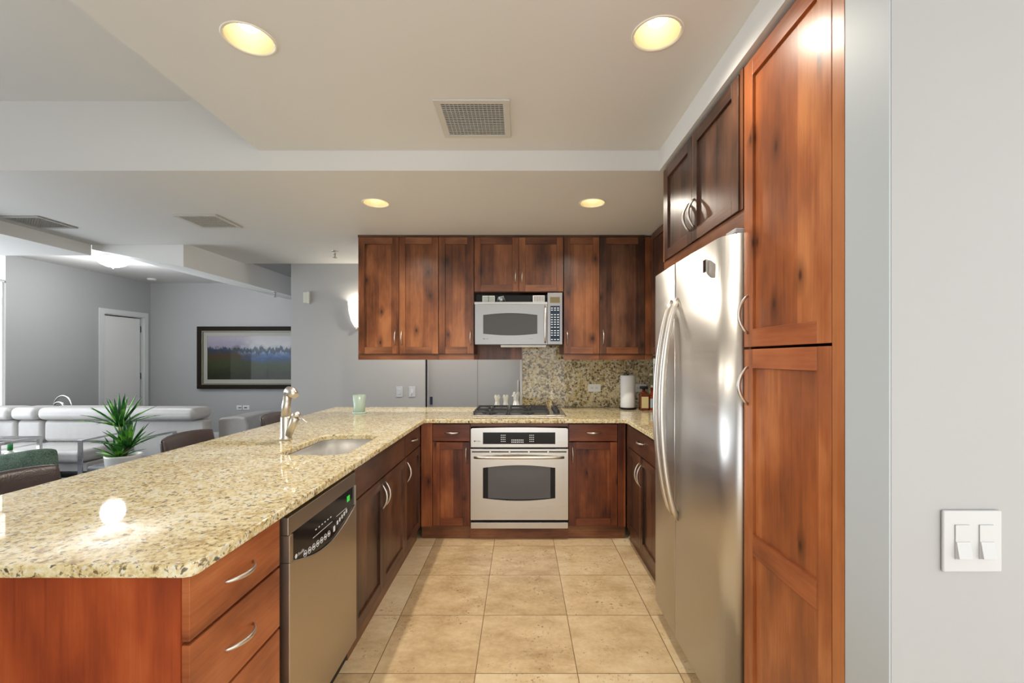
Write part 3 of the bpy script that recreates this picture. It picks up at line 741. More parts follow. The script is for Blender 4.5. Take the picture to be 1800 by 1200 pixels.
# over the fridge
FP = Face('right', .82)
t = thing('refrigerator_cabinet', 'two-door shaded cherry cabinet above the refrigerator', 'cabinet', (1.1, 2.07, 1.88))
shell(FP, t, 1.622, 2.53, 1.885, 2.462, .60)
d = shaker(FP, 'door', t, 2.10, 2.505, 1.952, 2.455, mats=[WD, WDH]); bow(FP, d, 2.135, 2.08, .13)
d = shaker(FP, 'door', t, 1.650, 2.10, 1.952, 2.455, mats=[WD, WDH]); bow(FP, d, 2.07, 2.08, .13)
mb = MB(); FP.box(mb, 1.622, 2.53, .0, .012, 1.885, 1.950); mb.build('lower_rail', WH, t)
mb = MB(); FP.box(mb, 2.507, 2.53, .0, .016, 1.951, 2.462); mb.build('filler_strip', WV, t)
mb = MB(); FP.box(mb, 1.624, 1.648, .0, .016, 1.951, 2.462); mb.build('filler_strip', WV, t)
# pantry
t = thing('pantry_cabinet', 'full-height brightly lit cherry pantry cabinet right of the refrigerator', 'cabinet', (1.1, 1.36, 0))
shell(FP, t, 1.108, 1.618, .10, 2.462, .60, mats=[WOV])
up = shaker(FP, 'door', t, 1.155, 1.610, 1.449, 2.452, st=.058, rl=.062, mats=[WOV, WOH]); bow(FP, up, 1.580, 1.565, .135, out=.034)
lo = shaker(FP, 'door', t, 1.155, 1.610, .105, 1.444, st=.058, rl=.066, mats=[WOV, WOH], mid=(.73, .805)); bow(FP, lo, 1.580, 1.315, .135, out=.034)
mb = MB(); FP.box(mb, 1.109, 1.152, 0, .021, .0, 2.462); mb.build('face_stile', wood('pantry_stile', (.30, .09, .025), (.42, .145, .045), (.5, .19, .065), boards=False), t)
mb = MB(); FP.box(mb, 1.155, 1.618, -.03, -.012, 0, .098); mb.build('toe_kick', WH, t)

# ================================================================== REFRIGERATOR
t = thing('refrigerator', 'tall stainless side-by-side refrigerator with curved bar handles', 'refrigerator', (1.1, 2.06, 0))
MB().box(.822, 1.43, 1.632, 2.495, .03, 1.835).build('body', GRYPL, t)
MB().box(.85, .90, 1.66, 2.46, 0, .075).box(1.36, 1.40, 1.66, 2.46, 0, .03).build('base_grille', BLK, t)
def xf(y):     # front of the doors: gently bowed, rounded at both outer edges
    k = (y-2.06)/.44; x = .738+.006*k*k
    if y < 1.70: x += .046*((1.70-y)/.085)**2.2
    if y > 2.47: x += .010*((y-2.47)/.03)**2
    return x
def fdoor(y0, y1, name):
    ys = [y0+(y1-y0)*i/40 for i in range(41)]
    poly = [(xf(y), y) for y in ys]+[(.818, y1), (.818, y0)]
    k = MB(); n = len(poly)
    k.prism(poly, 'z', .082, 1.862, 0, True)
    o = k.build(name, [STF], t)
    for p in o.data.polygons:
        if abs(p.normal.z) > .9: p.use_smooth = False
    return o
dn = fdoor(1.615, 2.147, 'refrigerator_door'); df = fdoor(2.151, 2.500, 'freezer_door')
MB().box(.8185, .8215, 1.62, 2.145, .09, 1.85).build('door_gasket', simple('pale_gasket', (.45, .52, .58), .5), dn)
for door, y, s in ((dn, 2.108, 1), (df, 2.192, -1)):
    pts = []; rs = []
    for i in range(25):
        a = i/24; e = math.sin(PI*a)
        pts.append((.742-.080*e**.6, y, .655+(1.69-.655)*a)); rs.append(.013+.004*e)
    MB().tube(pts, rs, 14, flat=(.85, 1.0), up=(0, 1, 0)).build('handle', CHR, door)
dm = MB().box(.728, .7425, 2.275, 2.285, 1.0, 1.41).box(.728, .7425, 2.455, 2.465, 1.0, 1.41).box(.728, .7425, 2.285, 2.455, 1.38, 1.41).box(.728, .7425, 2.285, 2.455, 1.0, 1.02)
dm.build('dispenser_frame', GRYPL, df); MB().box(.736, .7425, 2.2855, 2.4545, 1.0205, 1.3795).build('dispenser_panel', BLKG, df)
bd = MB().box(.7305, .7385, 1.772, 1.80, 1.752, 1.802); b_ = bd.build('badge', CHROME, dn)
FK = Face('right', .7385)
mk = MB()
mk.box(.7296, .7303, 1.776, 1.785, 1.757, 1.797).box(.7296, .7303, 1.789, 1.796, 1.757, 1.775)
mk.build('badge_mark', BLK, b_)
MB().box(.775, .87, 1.622, 1.70, 1.864, 1.882).build('hinge_cover', GRYPL, t, bevel=.005)

# ================================================================== MICROWAVE
FM = Face('back', 3.84)
qm = lambda x: (x-915)/207.0
zm = lambda y: 1.41-(y-630)/207.0
t = thing('microwave', 'over-the-range stainless microwave with its top vent cover missing', 'microwave', (-.01, 4.0, 1.53))
mb = MB().box(qm(835), qm(988.5), 3.84, 4.155, zm(605.5), zm(530.5)).box(qm(962.5), qm(988.5), 3.84, 4.155, zm(530.4), zm(515))
mb.box(qm(835), qm(962.4), 3.94, 4.155, zm(530.4), zm(515)); mb.build('body', DGRY, t)
mb = MB(); mx0, mx1, mz0, mz1 = qm(835), qm(962), zm(605), zm(535)
wx0, wx1 = qm(849.5), qm(944.5); K = 16
tops = [(wx0+(wx1-wx0)*i/K, zm(553.5)+.016*math.sin(PI*i/K)) for i in range(K+1)]
bots = [(wx0+(wx1-wx0)*i/K, zm(586.5)-.014*math.sin(PI*i/K)) for i in range(K+1)]
FM.prism(mb, [(mx0, mz1), (wx0, mz1), (wx0, mz0), (mx0, mz0)], .0005, .03); FM.prism(mb, [(wx1, mz1), (mx1, mz1), (mx1, mz0), (wx1, mz0)], .0005, .03)
FM.prism(mb, [(wx0, mz1), (wx1, mz1)]+list(reversed(tops)), .0005, .0299); FM.prism(mb, bots+[(wx1, mz0), (wx0, mz0)], .0005, .0299)
md = mb.build('microwave_door', STMW, t)
mb = MB(); FM.prism(mb, tops+list(reversed(bots)), .001, .026); mb.build('window_glass', MWGL, md)
hb = MB().tube([FM.p(qm(958.5), .029+.03*math.sin(PI*i/12)**.5, zm(602)+(zm(537.5)-zm(602))*i/12) for i in range(13)], [.009+.002*math.sin(PI*i/12) for i in range(13)], 12); hb.build('handle', CHR, md)
mk = MB(); FM.prism(mk, [(qm(850.5)+.005*math.cos(a*PI/6), zm(595.5)+.005*math.sin(a*PI/6)) for a in range(12)], .0298, .0305)
add_text(mk, 'Profile', .012, FM, qm(852), zm(596.3), .0305); add_text(mk, 'SPACEMAKER', .006, FM, qm(930), zm(596), .0305); mk.build('maker_mark', DGRY, md)
mb = MB(); FM.box(mb, qm(962.5), qm(988.5), .0005, .03, zm(605), zm(514.5)); cp = mb.build('control_panel', STMW, t, bevel=.002)
mb = MB(); FM.box(mb, qm(966.8), qm(984), .0298, .031, zm(532.3), zm(522)); mb.build('display', OLIVE, cp)
mb = MB(); FM.box(mb, qm(967.3), qm(984), .0298, .031, zm(599.5), zm(537.5)); kp = mb.build('keypad', NAVY, cp)
mk = MB()
for j, yy in enumerate([541.5, 545, 553, 557.5, 562, 566, 570, 575, 581, 585, 589, 596.5]):
    for i in range(3): FM.box(mk, qm(968.4+i*5.4), qm(971.6+i*5.4), .0311, .0315, zm(yy+.7), zm(yy-.7))
mk.build('button_marks', MARK, kp)
mb = MB(); FM.box(mb, qm(834), qm(962), -.05, .03, zm(534.8), zm(530.6)); mb.build('vent_ledge', GRYPL, t, bevel=.001, seg=1)
mb = MB(); FM.box(mb, qm(835), qm(962.2), -.098, -.09, zm(530.2), zm(515.2)); mb.build('vent_cavity', BLK, t)
mb = MB(); FM.box(mb, qm(847), qm(869), -.085, -.03, zm(529.8), zm(518))
mb.build('filter_box', simple('filter_white', (.55, .6, .55), .5), t)
mb = MB()
for i in range(3): FM.box(mb, qm(848), qm(868), -.03, -.028, zm(521.5+i*3), zm(520.7+i*3))
FM.box(mb, qm(857.6), qm(858.4), -.03, -.0275, zm(529.6), zm(518.2)); mb.build('filter_grille', DGRY, t)
MB().lathe((qm(880), 3.905, zm(523.5)), [(.0, -.02), (.022, -.018), (.026, .0), (.024, .02), (.012, .025), (0, .026)], 18, axis='y').tube([(qm(873), 3.88, zm(529)), (qm(876), 3.865, zm(521)), (qm(884), 3.865, zm(519)), (qm(888), 3.88, zm(528))], .004, 8).build('fan_motor', simple('motor_grey', (.45, .5, .5), .35, .6), t)
mb = MB(); FM.box(mb, qm(937), qm(958), -.06, -.03, zm(529.8), zm(517.5)); mb.build('louvre_box', WHT, t)
mb = MB()
for i in range(9): FM.box(mb, qm(939+i*2.1), qm(940+i*2.1), -.03, -.028, zm(528.5), zm(518.5))
mb.build('louvre', DGRY, t)
mb = MB(); FM.box(mb, qm(880), qm(960), -.16, .0, zm(609.5), zm(606)); mb.build('under_lamp', WHT, t)

# ================================================================== THINGS ON THE COUNTER
cx, cy = -1.388, 3.87
t = thing('candle', 'pale green candle in a frosted glass tumbler on the peninsula', 'candle', (cx, cy, ZC), None)
FROST = simple('frosted_green_glass', (.55, .68, .58), .25, Transmission_Weight=.35)
MB().lathe((cx, cy, ZC+.0005), [(.060, 0), (.062, .003), (.060, .009), (.040, .010)], 32).build('coaster', simple('coaster_glass', (.45, .60, .55), .15), t)
MB().lathe((cx, cy, ZC+.0105), [(.043, 0), (.047, .01), (.054, .148), (.051, .148), (.046, .130)], 32, caps=False).build('tumbler', FROST, t)
MB().lathe((cx, cy, ZC+.0115), [(.0425, 0), (.0465, .01), (.0515, .125), (0, .127)], 32).build('wax', simple('wax', (.66, .78, .62), .5, Subsurface_Weight=.2), t)
# cut-glass shakers / holders behind the cooktop
CRY = simple('ribbed_crystal', (.86, .86, .80), .22, Transmission_Weight=.12)
def crystal(x, y, s, label, stem=False):
    t = thing('candle_holder', label, 'ornament', (x, y, ZC), 'crystal ornaments behind the cooktop')
    mb = MB(); n = 24; prof = [(.030, 0), (.029, .012), (.022, .045), (.018, .065), (.021, .09), (.029, .115), (.031, .118)]
    k = len(mb.v)
    for r, h in prof:
        for j in range(n):
            a = 2*PI*j/n; rr = r*(1+.10*math.cos(8*a)); mb.v.append((x+rr*s*math.cos(a), y+rr*s*math.sin(a), ZC+.0005+h*s))
    for i in range(len(prof)-1):
        for j in range(n): mb.f.append([k+i*n+j, k+i*n+(j+1) % n, k+(i+1)*n+(j+1) % n, k+(i+1)*n+j]); mb.m.append(0); mb.s.append(False)
    mb.f.append([k+j for j in range(n-1, -1, -1)]); mb.m.append(0); mb.s.append(False)
    mb.f.append([k+(len(prof)-1)*n+j for j in range(n)]); mb.m.append(0); mb.s.append(False)
    mb.build('body', CRY, t)
    cr = MB()
    for j in range(6):
        a = PI*j/3; cr.lathe((x+.020*s*math.cos(a), y+.020*s*math.sin(a), ZC+.118*s), [(.008*s, 0), (.006*s, .012*s), (0, .022*s)], 8)
    cr.build('crown', CRY, t)
    return t
crystal(-.222, 4.28, .92, 'clear ribbed crystal ornament furthest left behind the cooktop')
crystal(-.142, 4.28, .92, 'clear ribbed crystal ornament in the middle of three behind the cooktop')
crystal(-.040, 4.23, 1.15, 'taller pinkish crystal ornament beside the granite backsplash edge')
# paper towel
px_, py_ = 1.0, 4.19
t = thing('paper_towel_holder', 'black wire paper towel holder on the back counter', 'paper towel holder', (px_, py_, ZC))
MB().lathe((px_, py_, ZC+.0005), [(.078, .006), (.080, .010), (.078, .014), (.0, .014)], 28).lathe((px_-.06, py_-.03, ZC+.0005), [(.008, 0), (.008, .008)], 8).lathe((px_+.06, py_-.03, ZC+.0005), [(.008, 0), (.008, .008)], 8).lathe((px_, py_+.065, ZC+.0005), [(.008, 0), (.008, .008)], 8).build('stand_base', BLK, t)
MB().tube([(px_, py_, ZC+.014), (px_, py_, ZC+.325)], .005, 8).tube([(px_+.014*math.cos(a*PI/8), py_, ZC+.335+.011*math.sin(a*PI/8)) for a in range(16)], .0025, 6, closed=True).build('rod', BLK, t)
PT = simple('paper_towel', (.80, .80, .81), .85)
tw = MB().lathe((px_, py_, ZC+.016), [(.018, .0), (.066, .0), (.068, .004), (.068, .294), (.066, .298), (.018, .298), (.018, 0)], 40, caps=False).build('paper_towel_roll', PT, loc=(px_, py_, ZC+.016))
tag(tw, 'white paper towel roll standing on the black holder', 'paper towel')
# bottles
AMB = simple('amber_liquor', (.16, .035, .012), .08, Transmission_Weight=.25); RED = simple('red_amber_liquor', (.42, .06, .015), .08, Transmission_Weight=.25)
def bottle(x, y, w, h, glass, cap, lab, label, neck=.03, capw=.02):
    t = thing('bottle', label, 'bottle', (x, y, ZC), 'liquor bottles beside the paper towel')
    mb = MB().prism(rrect(x-w/2, x+w/2, y-w/2, y+w/2, .010, 4), 'z', ZC+.0005, ZC+h); 
    mb.lathe((x, y, ZC+h), [(w*.42, 0), (w*.30, .012), (.014, .02), (.013, .02+neck)], 20); b = mb.build('glass_body', glass, t)
    MB().lathe((x, y, ZC+h+.02+neck), [(capw, .0), (capw, .018), (capw-.003, .022), (0, .022)], 20).build('cap', cap, t)
    MB().box(x-w*.40, x+w*.40, y-w/2-.0012, y-w/2-.0002, ZC+.022, ZC+h-.03).build('paper_label', lab, t)
    return t
bottle(1.125, 4.10, .078, .155, AMB, BLK, simple('cream_label', (.62, .52, .25), .6), 'square amber bottle with cream label and wide black cap', .02, .037)
bottle(1.208, 4.12, .070, .135, RED, WHT, simple('pale_blue_label', (.42, .62, .75), .6), 'red-amber bottle with pale blue label partly behind the refrigerator', .05, .015)
t = bottle(1.235, 4.25, .065, .20, simple('pale_yellow_glass', (.6, .58, .35), .1, Transmission_Weight=.4), simple('cream_cap', (.8, .78, .55), .4), simple('cream_label2', (.7, .68, .45), .6), 'tall pale yellow bottle behind the amber ones', .09, .017)

# ================================================================== WALL PLATES
def plate(F, u, z, w, h, label, kind, name='wall_outlet', cat='outlet', m=WHT, group=None, t_=.006):
    c_ = F.p(u, 0, z)
    t = thing(name, label, cat, c_, group)
    mb = MB(); F.box(mb, u-w/2, u+w/2, .0005, t_, z-h/2, z+h/2); mb.build('cover_plate', m, t, bevel=.002)
    if kind == 'duplex_h':
        for s in (-1, 1):
            mb = MB(); F.box(mb, u+s*.022-.014, u+s*.022+.014, t_+.0003, t_+.002, z-.012, z+.012); k = mb.build('socket', simple('socket_white', (.72, .72, .70), .4), t)
            mb = MB(); F.box(mb, u+s*.022-.006, u+s*.022-.004, t_+.002, t_+.0024, z-.005, z+.005); F.box(mb, u+s*.022+.004, u+s*.022+.006, t_+.002, t_+.0024, z-.005, z+.005); mb.build('slots', DGRY, k)
    elif kind == 'rocker':
        mb = MB(); F.box(mb, u-.015, u+.015, t_+.0003, t_+.004, z-.032, z+.032); mb.build('rocker', m, t, bevel=.001, seg=1)
    elif kind == 'toggle':
        mb = MB(); F.box(mb, u-.015, u+.015, t_+.0003, t_+.002, z-.032, z+.032); F.box(mb, u-.005, u+.005, t_+.002, t_+.010, z-.02, z+.006); mb.build('toggle', simple('pale_toggle', (.66, .67, .68), .4), t, bevel=.001, seg=1)
    return t
FBS = Face('back', 4.331); FH = Face('back', 5.16); FW = Face('back', 7.70); FWR = Face('right', .80)
plate(FBS, .710, 1.128, .122, .074, 'white outlet on the granite backsplash, left of the paper towel', 'duplex_h')
plate(FBS, 1.150, 1.128, .122, .074, 'white outlet half hidden behind the paper towel roll', 'duplex_h')
plate(FH, -1.39, 1.03, .072, .118, 'blank grey wall plate left of the toggle switch beyond the counter', 'rocker', 'wall_switch', 'switch', PLG)
plate(FH, -1.245, 1.03, .072, .118, 'grey toggle switch beside the black gap of the sliding door', 'toggle', 'wall_switch', 'switch', PLG)
# media plate below the painting
t = thing('media_outlet', 'small white media outlet low on the far wall under the painting', 'outlet', (-4.75, 7.70, .57))
mb = MB(); FW.box(mb, -4.86, -4.64, .0005, .008, .535, .61); mb.build('cover_plate', WHT, t)
mb = MB(); FW.box(mb, -4.83, -4.78, .0082, .012, .562, .578); FW.box(mb, -4.765, -4.758, .0082, .012, .535, .61); FW.box(mb, -4.73, -4.68, .0082, .012, .562, .58); mb.build('sockets', DGRY, t)
# two-gang switch on the near right wall
SWW = simple('switch_white', (.55, .545, .535), .35)
t = thing('light_switch', 'large white two-gang dimmer switch on the pale wall at right', 'switch', (.970, .972, .95))
FWR = Face('back', .972)
mb = MB(); FWR.box(mb, .907, 1.034, .0003, .008, .951, 1.084); mb.build('cover_plate', SWW, t, bevel=.004)
for xc in (.9465, .9985):
    mb = MB(); FWR.box(mb, xc-.0155, xc+.0155, .0082, .0105, .980, 1.054)
    k = mb.build('dimmer_frame', SWW, t, bevel=.0008, seg=1)
    mb = MB().prism([(.972-.0106, .982), (.972-.0185, .984), (.972-.0120, 1.018), (.972-.0106, 1.018)], 'x', xc-.0145, xc+.0145); mb.build('rocker', SWW, k)
# wall sensor, sconce, sprinklers, smoke detector
t = thing('wall_sensor', 'small off-white motion sensor high on the hall wall', 'sensor', (-2.45, 5.16, 2.05))
mb = MB(); FH.box(mb, -2.485, -2.440, .0005, .022, 2.045, 2.170); FH.box(mb, -2.438, -2.415, .0005, .030, 2.040, 2.175); mb.build('sensor_body', simple('sensor_cream', (.66, .65, .57), .4), t, bevel=.004)
sx_, sz_ = -1.87, 1.945
t = thing('wall_sconce', 'glowing half-bowl wall sconce beside the left wall cabinet', 'wall light', (sx_, 5.16, sz_))
SCN = bulbmat('lit_sconce_glass', (1, .93, .74), .5)
mb = MB().lathe((sx_, 5.155, sz_-.19), [(.008, 0), (.03, .013), (.07, .085), (.095, .19), (.105, .305), (.098, .305), (.088, .19), (.06, .085), (.02, .022)], 24, a0=PI, a1=2*PI, caps=False); mb.build('glass_shade', SCN, t)
MB().lathe((sx_, 5.12, sz_-.205), [(0, -.006), (.010, 0), (.010, .02), (.0, .03)], 12).box(sx_-.02, sx_+.02, 5.12, 5.159, sz_-.20, sz_-.18).build('finial', CHR, t)
l = bpy.data.lights.new('sconce_lamp', 'POINT'); l.energy = 2.2; l.color = (1, .90, .72); l.shadow_soft_size = .04
o = bpy.data.objects.new('sconce_lamp', l); C.objects.link(o); o.location = (0, -.05, .06); o.parent = t
def sprinkler(x, y, z, label):
    t = thing('fire_sprinkler', label, 'sprinkler', (x, y, z), 'ceiling fire sprinklers')
    MB().lathe((x, y, z), [(.032, -.001), (.030, -.008), (.010, -.010), (.009, -.03)], 16, caps=False).build('escutcheon', CHR, t)
    MB().tube([(x, y-.012, z-.03), (x, y-.014, z-.05), (x, y, z-.065)], .003, 6).tube([(x, y+.012, z-.03), (x, y+.014, z-.05), (x, y, z-.065)], .003, 6).lathe((x, y, z-.03), [(.012, -.001), (.012, .004)], 12).lathe((x, y, z-.07), [(.020, 0), (.020, .003)], 14).build('sprinkler_head', simple('sprinkler_metal', (.35, .33, .3), .35, .8), t)
sprinkler(-1.88, 4.55, 2.50, 'small metal fire sprinkler on the hall ceiling left of the wall cabinets')
sprinkler(-3.25, 5.95, 2.292, 'tiny metal fire sprinkler under the sloping beam above the painting')
t = thing('smoke_detector', 'small round white smoke detector on the far corner of the living room ceiling', 'smoke detector', (-5.95, 7.25, 2.70))
MB().lathe((-5.95, 7.25, 2.70), [(0, -.03), (.05, -.028), (.062, -.012), (.062, -.0005)], 24).build('housing', WHT, t)
# flush dome light
lx, ly = -5.15, 5.68
t = thing('dome_light', 'frosted glass dome ceiling light in the living room', 'ceiling light', (lx, ly, 2.70))
DOME = bulbmat('lit_dome_glass', (.93, .95, 1), .62)
MB().lathe((lx, ly, 2.70), [(0, -.135), (.06, -.130), (.12, -.105), (.165, -.062), (.178, -.03), (.176, -.022)], 32, caps=False).build('glass_dome', DOME, t)
MB().lathe((lx, ly, 2.70), [(.150, -.030), (.150, -.0005)], 28).build('ceiling_plate', WHT, t)
MB().lathe((lx, ly, 2.70), [(0, -.155), (.010, -.150), (.012, -.138), (0, -.134)], 12).build('finial', CHR, t)
l = bpy.data.lights.new('dome_lamp', 'POINT'); l.energy = 22; l.color = (.96, .97, 1); l.shadow_soft_size = .12
o = bpy.data.objects.new('dome_lamp', l); C.objects.link(o); o.location = (0, 0, -.30); o.parent = t

l = bpy.data.lights.new('hall_fill_light', 'SPOT'); l.energy = 62; l.color = (1, .92, .80); l.spot_size = 2.9; l.spot_blend = .9; l.shadow_soft_size = .06  # unseen fill light added to brighten the hall, no fixture behind it
o = bpy.data.objects.new('hall_fill_light', l); C.objects.link(o); o.location = (-.9, 4.66, 2.44)

# ================================================================== PAINTING
PX0, PX1, PZ0, PZ1 = -5.50, -3.50, .895, 1.955
t = thing('framed_painting', 'large dark-framed landscape painting under glass on the far wall', 'painting', ((PX0+PX1)/2, 7.70, PZ0))
FRM = simple('dark_frame', (.014, .010, .006), .6, Specular_IOR_Level=.15); LIN = simple('olive_liner', (.20, .18, .11), .4); MAT_ = simple('grey_mat', (.36, .35, .31), .6)
def ring(mb, F, x0, x1, z0, z1, w, n0, n1, mi=0):
    F.box(mb, x0, x1, n0, n1, z0, z0+w, mi); F.box(mb, x0, x1, n0, n1, z1-w, z1, mi); F.box(mb, x0, x0+w, n0, n1, z0+w, z1-w, mi); F.box(mb, x1-w, x1, n0, n1, z0+w, z1-w, mi)
mb = MB(); ring(mb, FW, PX0, PX1, PZ0, PZ1, .07, .001, .07); mb.build('frame', FRM, t, bevel=.006)
mb = MB(); ring(mb, FW, PX0+.0705, PX1-.0705, PZ0+.0705, PZ1-.0705, .022, .02, .055); mb.build('liner', LIN, t)
mb = MB(); ring(mb, FW, PX0+.093, PX1-.093, PZ0+.093, PZ1-.093, .065, .02, .035); mb.build('mat_board', MAT_, t)
def canvas_mat():
    m, tt, b = mat('landscape_canvas'); n = N(tt); tc = n.n('ShaderNodeTexCoord')
    g = tc.outputs['Generated']; sp = n.n('ShaderNodeSeparateXYZ'); n.l(g, sp.inputs[0])
    w = n.noise(n.mapping(g, (6, 1, 4)), 1.0, 5, .65); w2 = n.noise(n.mapping(g, (22, 1, 18)), 1.0, 5, .7)
    z = n.math('ADD', sp.outputs[2], n.math('MULTIPLY', n.math('SUBTRACT', w, .5), .30))
    z = n.math('ADD', z, n.math('MULTIPLY', n.math('SUBTRACT', w2, .5), .12))
    right = n.ramp(z, [(.10, (.012, .015, .004)), (.26, (.022, .038, .010)), (.38, (.03, .05, .035)), (.48, (.02, .06, .16)), (.58, (.07, .13, .26)), (.68, (.24, .30, .38)), (.80, (.46, .45, .45)), (.95, (.42, .40, .42))])
    left = n.ramp(z, [(.10, (.014, .016, .004)), (.36, (.030, .040, .012)), (.56, (.055, .032, .014)), (.68, (.045, .040, .030)), (.76, (.26, .25, .32)), (.95, (.34, .31, .36))])
    xs = n.ramp(n.math('ADD', sp.outputs[0], n.math('MULTIPLY', n.math('SUBTRACT', w, .5), .5)), [(.30, (0, 0, 0)), (.52, (1, 1, 1))])
    col = n.mix(xs, left, right)
    tr = n.noise(n.mapping(g, (26, 1, 3.0)), 1.0, 5, .7)
    band = n.ramp(n.math('ADD', sp.outputs[2], n.math('MULTIPLY', n.math('SUBTRACT', tr, .5), -.5)), [(.60, (0, 0, 0)), (.63, (1, 1, 1)), (.70, (1, 1, 1)), (.73, (0, 0, 0))])
    col = n.mix(n.math('MULTIPLY', band, .85), col, (.018, .035, .06))
    n.l(col, b.inputs['Base Color']); b.inputs['Roughness'].default_value = .6; b.inputs['Specular IOR Level'].default_value = .2; b.inputs['Coat Weight'].default_value = .22; b.inputs['Coat Roughness'].default_value = .02
    return m
mb = MB(); FW.box(mb, PX0+.158, PX1-.158, .02, .030, PZ0+.158, PZ1-.158); mb.build('canvas', canvas_mat(), t)

# ================================================================== BAR STOOLS
def make_stool(label):
    t = thing('bar_stool', label, 'stool', (0, 0, 0), 'brown leather bar stools along the peninsula')
    # local: seat faces +x, back at -x
    mb = MB(); K = 14
    rows = []
    for k, (z, off) in enumerate(((.66, .0), (.74, -.012), (.84, -.03), (.905, -.042), (.93, -.052))):
        for side in (0, 1):
            pass
    def back_pt(a, z, th):  # a in -1..1 across, gentle wrap
        y = a*.225*(1-.02*abs(a)); x = -.19+.050*a*a-(z-.66)*.16
        return (x-th, y, z)
    zs = [.655, .72, .80, .87, .915, .935]
    th = [.026, .030, .030, .030, .026, .012]
    def top(a): return -.012*abs(a)**3
    nA = K+1
    for s in (1, -1):
        for i, z in enumerate(zs):
            for j in range(nA):
                a = -1+2*j/K; p = back_pt(a, z+(top(a) if i >= 3 else 0), s*th[i]*(1-.35*abs(a)**6)); mb.v.append(p)
    R = len(zs)
    for s in (0, 1):
        for i in range(R-1):
            for j in range(K):
                b0 = s*R*nA; mb.f.append([b0+i*nA+j, b0+i*nA+j+1, b0+(i+1)*nA+j+1, b0+(i+1)*nA+j]); mb.m.append(0); mb.s.append(True)
    o2 = R*nA
    for j in range(K):
        for i in (0, R-1): mb.f.append([i*nA+j, i*nA+j+1, o2+i*nA+j+1, o2+i*nA+j]); mb.m.append(0); mb.s.append(True)
    for i in range(R-1):
        for j in (0, K): mb.f.append([i*nA+j, (i+1)*nA+j, o2+(i+1)*nA+j, o2+i*nA+j]); mb.m.append(0); mb.s.append(True)
    b = mb.build('backrest', L_BROWN, t); u = b.modifiers.new('s', 'SUBSURF'); u.levels = 1; u.render_levels = 1
    MB().tube([back_pt(-1+2*j/14, .925+top(-1+2*j/14), .0) for j in range(15)], .006, 6).build('seam', L_BROWN, b)
    MB().prism(rrect(-.20, .20, -.21, .21, .05), 'z', .60, .655).build('seat', L_BROWN, t, bevel=.015, seg=3)
    DW_ = simple('dark_stool_wood', (.035, .02, .014), .4)
    for sx in (-1, 1):
        for sy in (-1, 1):
            MB().tube([(sx*.15, sy*.17, .60), (sx*.19, sy*.20, .0)], [.019, .015], 4).build('leg', DW_, t)
    MB().tube([(.178, -.19, .20), (.178, .19, .20)], .011, 8).tube([(-.178, -.19, .20), (-.178, .19, .20)], .011, 8).build('footrest', DW_, t)
    return t
st = make_stool('brown leather bar stool nearest the camera, cut by the left edge')
st.location = (-1.96, 1.86, 0)
s2 = copy_tree(st); s2.location = (-1.96, 2.90, 0); s2['label'] = 'brown leather bar stool in the middle, beside the potted plant'
s3 = copy_tree(st); s3.location = (-1.96, 3.93, 0); s3['label'] = 'furthest brown leather bar stool, seen behind the faucet'

# ================================================================== SOFAS
def rb(parent, name, x0, x1, y0, y1, z0, z1, m=L_SOFA, b=.04, seg=4):
    return MB().box(x0, x1, y0, y1, z0, z1).build(name, m, parent, bevel=b, seg=seg)
t = thing('sofa', 'long pale grey leather sofa with raised headrests by the left wall', 'sofa', (-5.3, 5.2, 0))
rb(t, 'sofa_base', -6.30, -4.63, 4.80, 5.55, .20, .30, b=.015)
for a, b in ((-6.30, -5.85), (-5.84, -5.54), (-5.53, -4.63)):
    rb(t, 'seat_cushion', a, b, 4.72, 5.28, .302, .44, b=.05)
for a, b in ((-6.32, -5.85), (-5.84, -5.54), (-5.53, -4.58)):
    rb(t, 'back_cushion', a, b, 5.20, 5.44, .442, .700, b=.05)
    rb(t, 'headrest', a, b, 5.12, 5.44, .705, .850, b=.06)
for x in (-6.2, -4.72):
    for y in (4.86, 5.46): MB().tube([(x, y, .2), (x, y, .0)], .022, 10).build('leg', CHROME, t)
t = thing('sofa', 'pale grey leather sofa section seen from behind, right of the potted plant', 'sofa', (-4.1, 5.4, 0))
rb(t, 'back_panel', -4.50, -3.66, 5.20, 5.34, .10, .70, b=.03)
rb(t, 'headrest', -4.56, -3.68, 5.06, 5.38, .705, .848, b=.06)
rb(t, 'seat', -4.50, -3.62, 5.345, 6.1, .08, .42, b=.04)
am = MB().prism([(-3.64, .08), (-3.28, .08), (-3.28, .60), (-3.31, .70), (-3.40, .715), (-3.64, .69)], 'y', 5.40, 6.1)
am.build('armrest', L_SOFA, t, bevel=.03, seg=4)
MB().tube([(-4.4, 5.3, .1), (-4.4, 5.3, 0)], .02, 8).build('leg', CHROME, t)
MB().tube([(-3.4, 5.5, .08), (-3.4, 5.5, 0)], .02, 8).build('leg', CHROME, t)
MB().tube([(-3.4, 6.0, .08), (-3.4, 6.0, 0)], .02, 8).build('leg', CHROME, t)
# arched chrome frame behind the sofa
t = thing('chrome_arch_stand', 'thin curved chrome tube arch rising behind the sofa back', 'floor lamp', (-5.75, 5.65, 0))
arc = [(-5.88, 5.66, .0), (-5.88, 5.66, .78)]+[(-5.765+.115*math.cos(PI-PI*i/12), 5.66, .80+.145*math.sin(PI*i/12)) for i in range(13)]+[(-5.65, 5.66, .78), (-5.65, 5.66, .0)]
MB().tube(arc, .009, 8).build('outer_arch', CHROME, t)
arc = [(-5.83, 5.62, .0), (-5.83, 5.62, .80)]+[(-5.775+.055*math.cos(PI-PI*i/8), 5.62, .83+.035*math.sin(PI*i/8)) for i in range(9)]+[(-5.72, 5.62, .80), (-5.72, 5.62, .0)]
MB().tube(arc, .012, 8).build('inner_arch', CHROME, t)

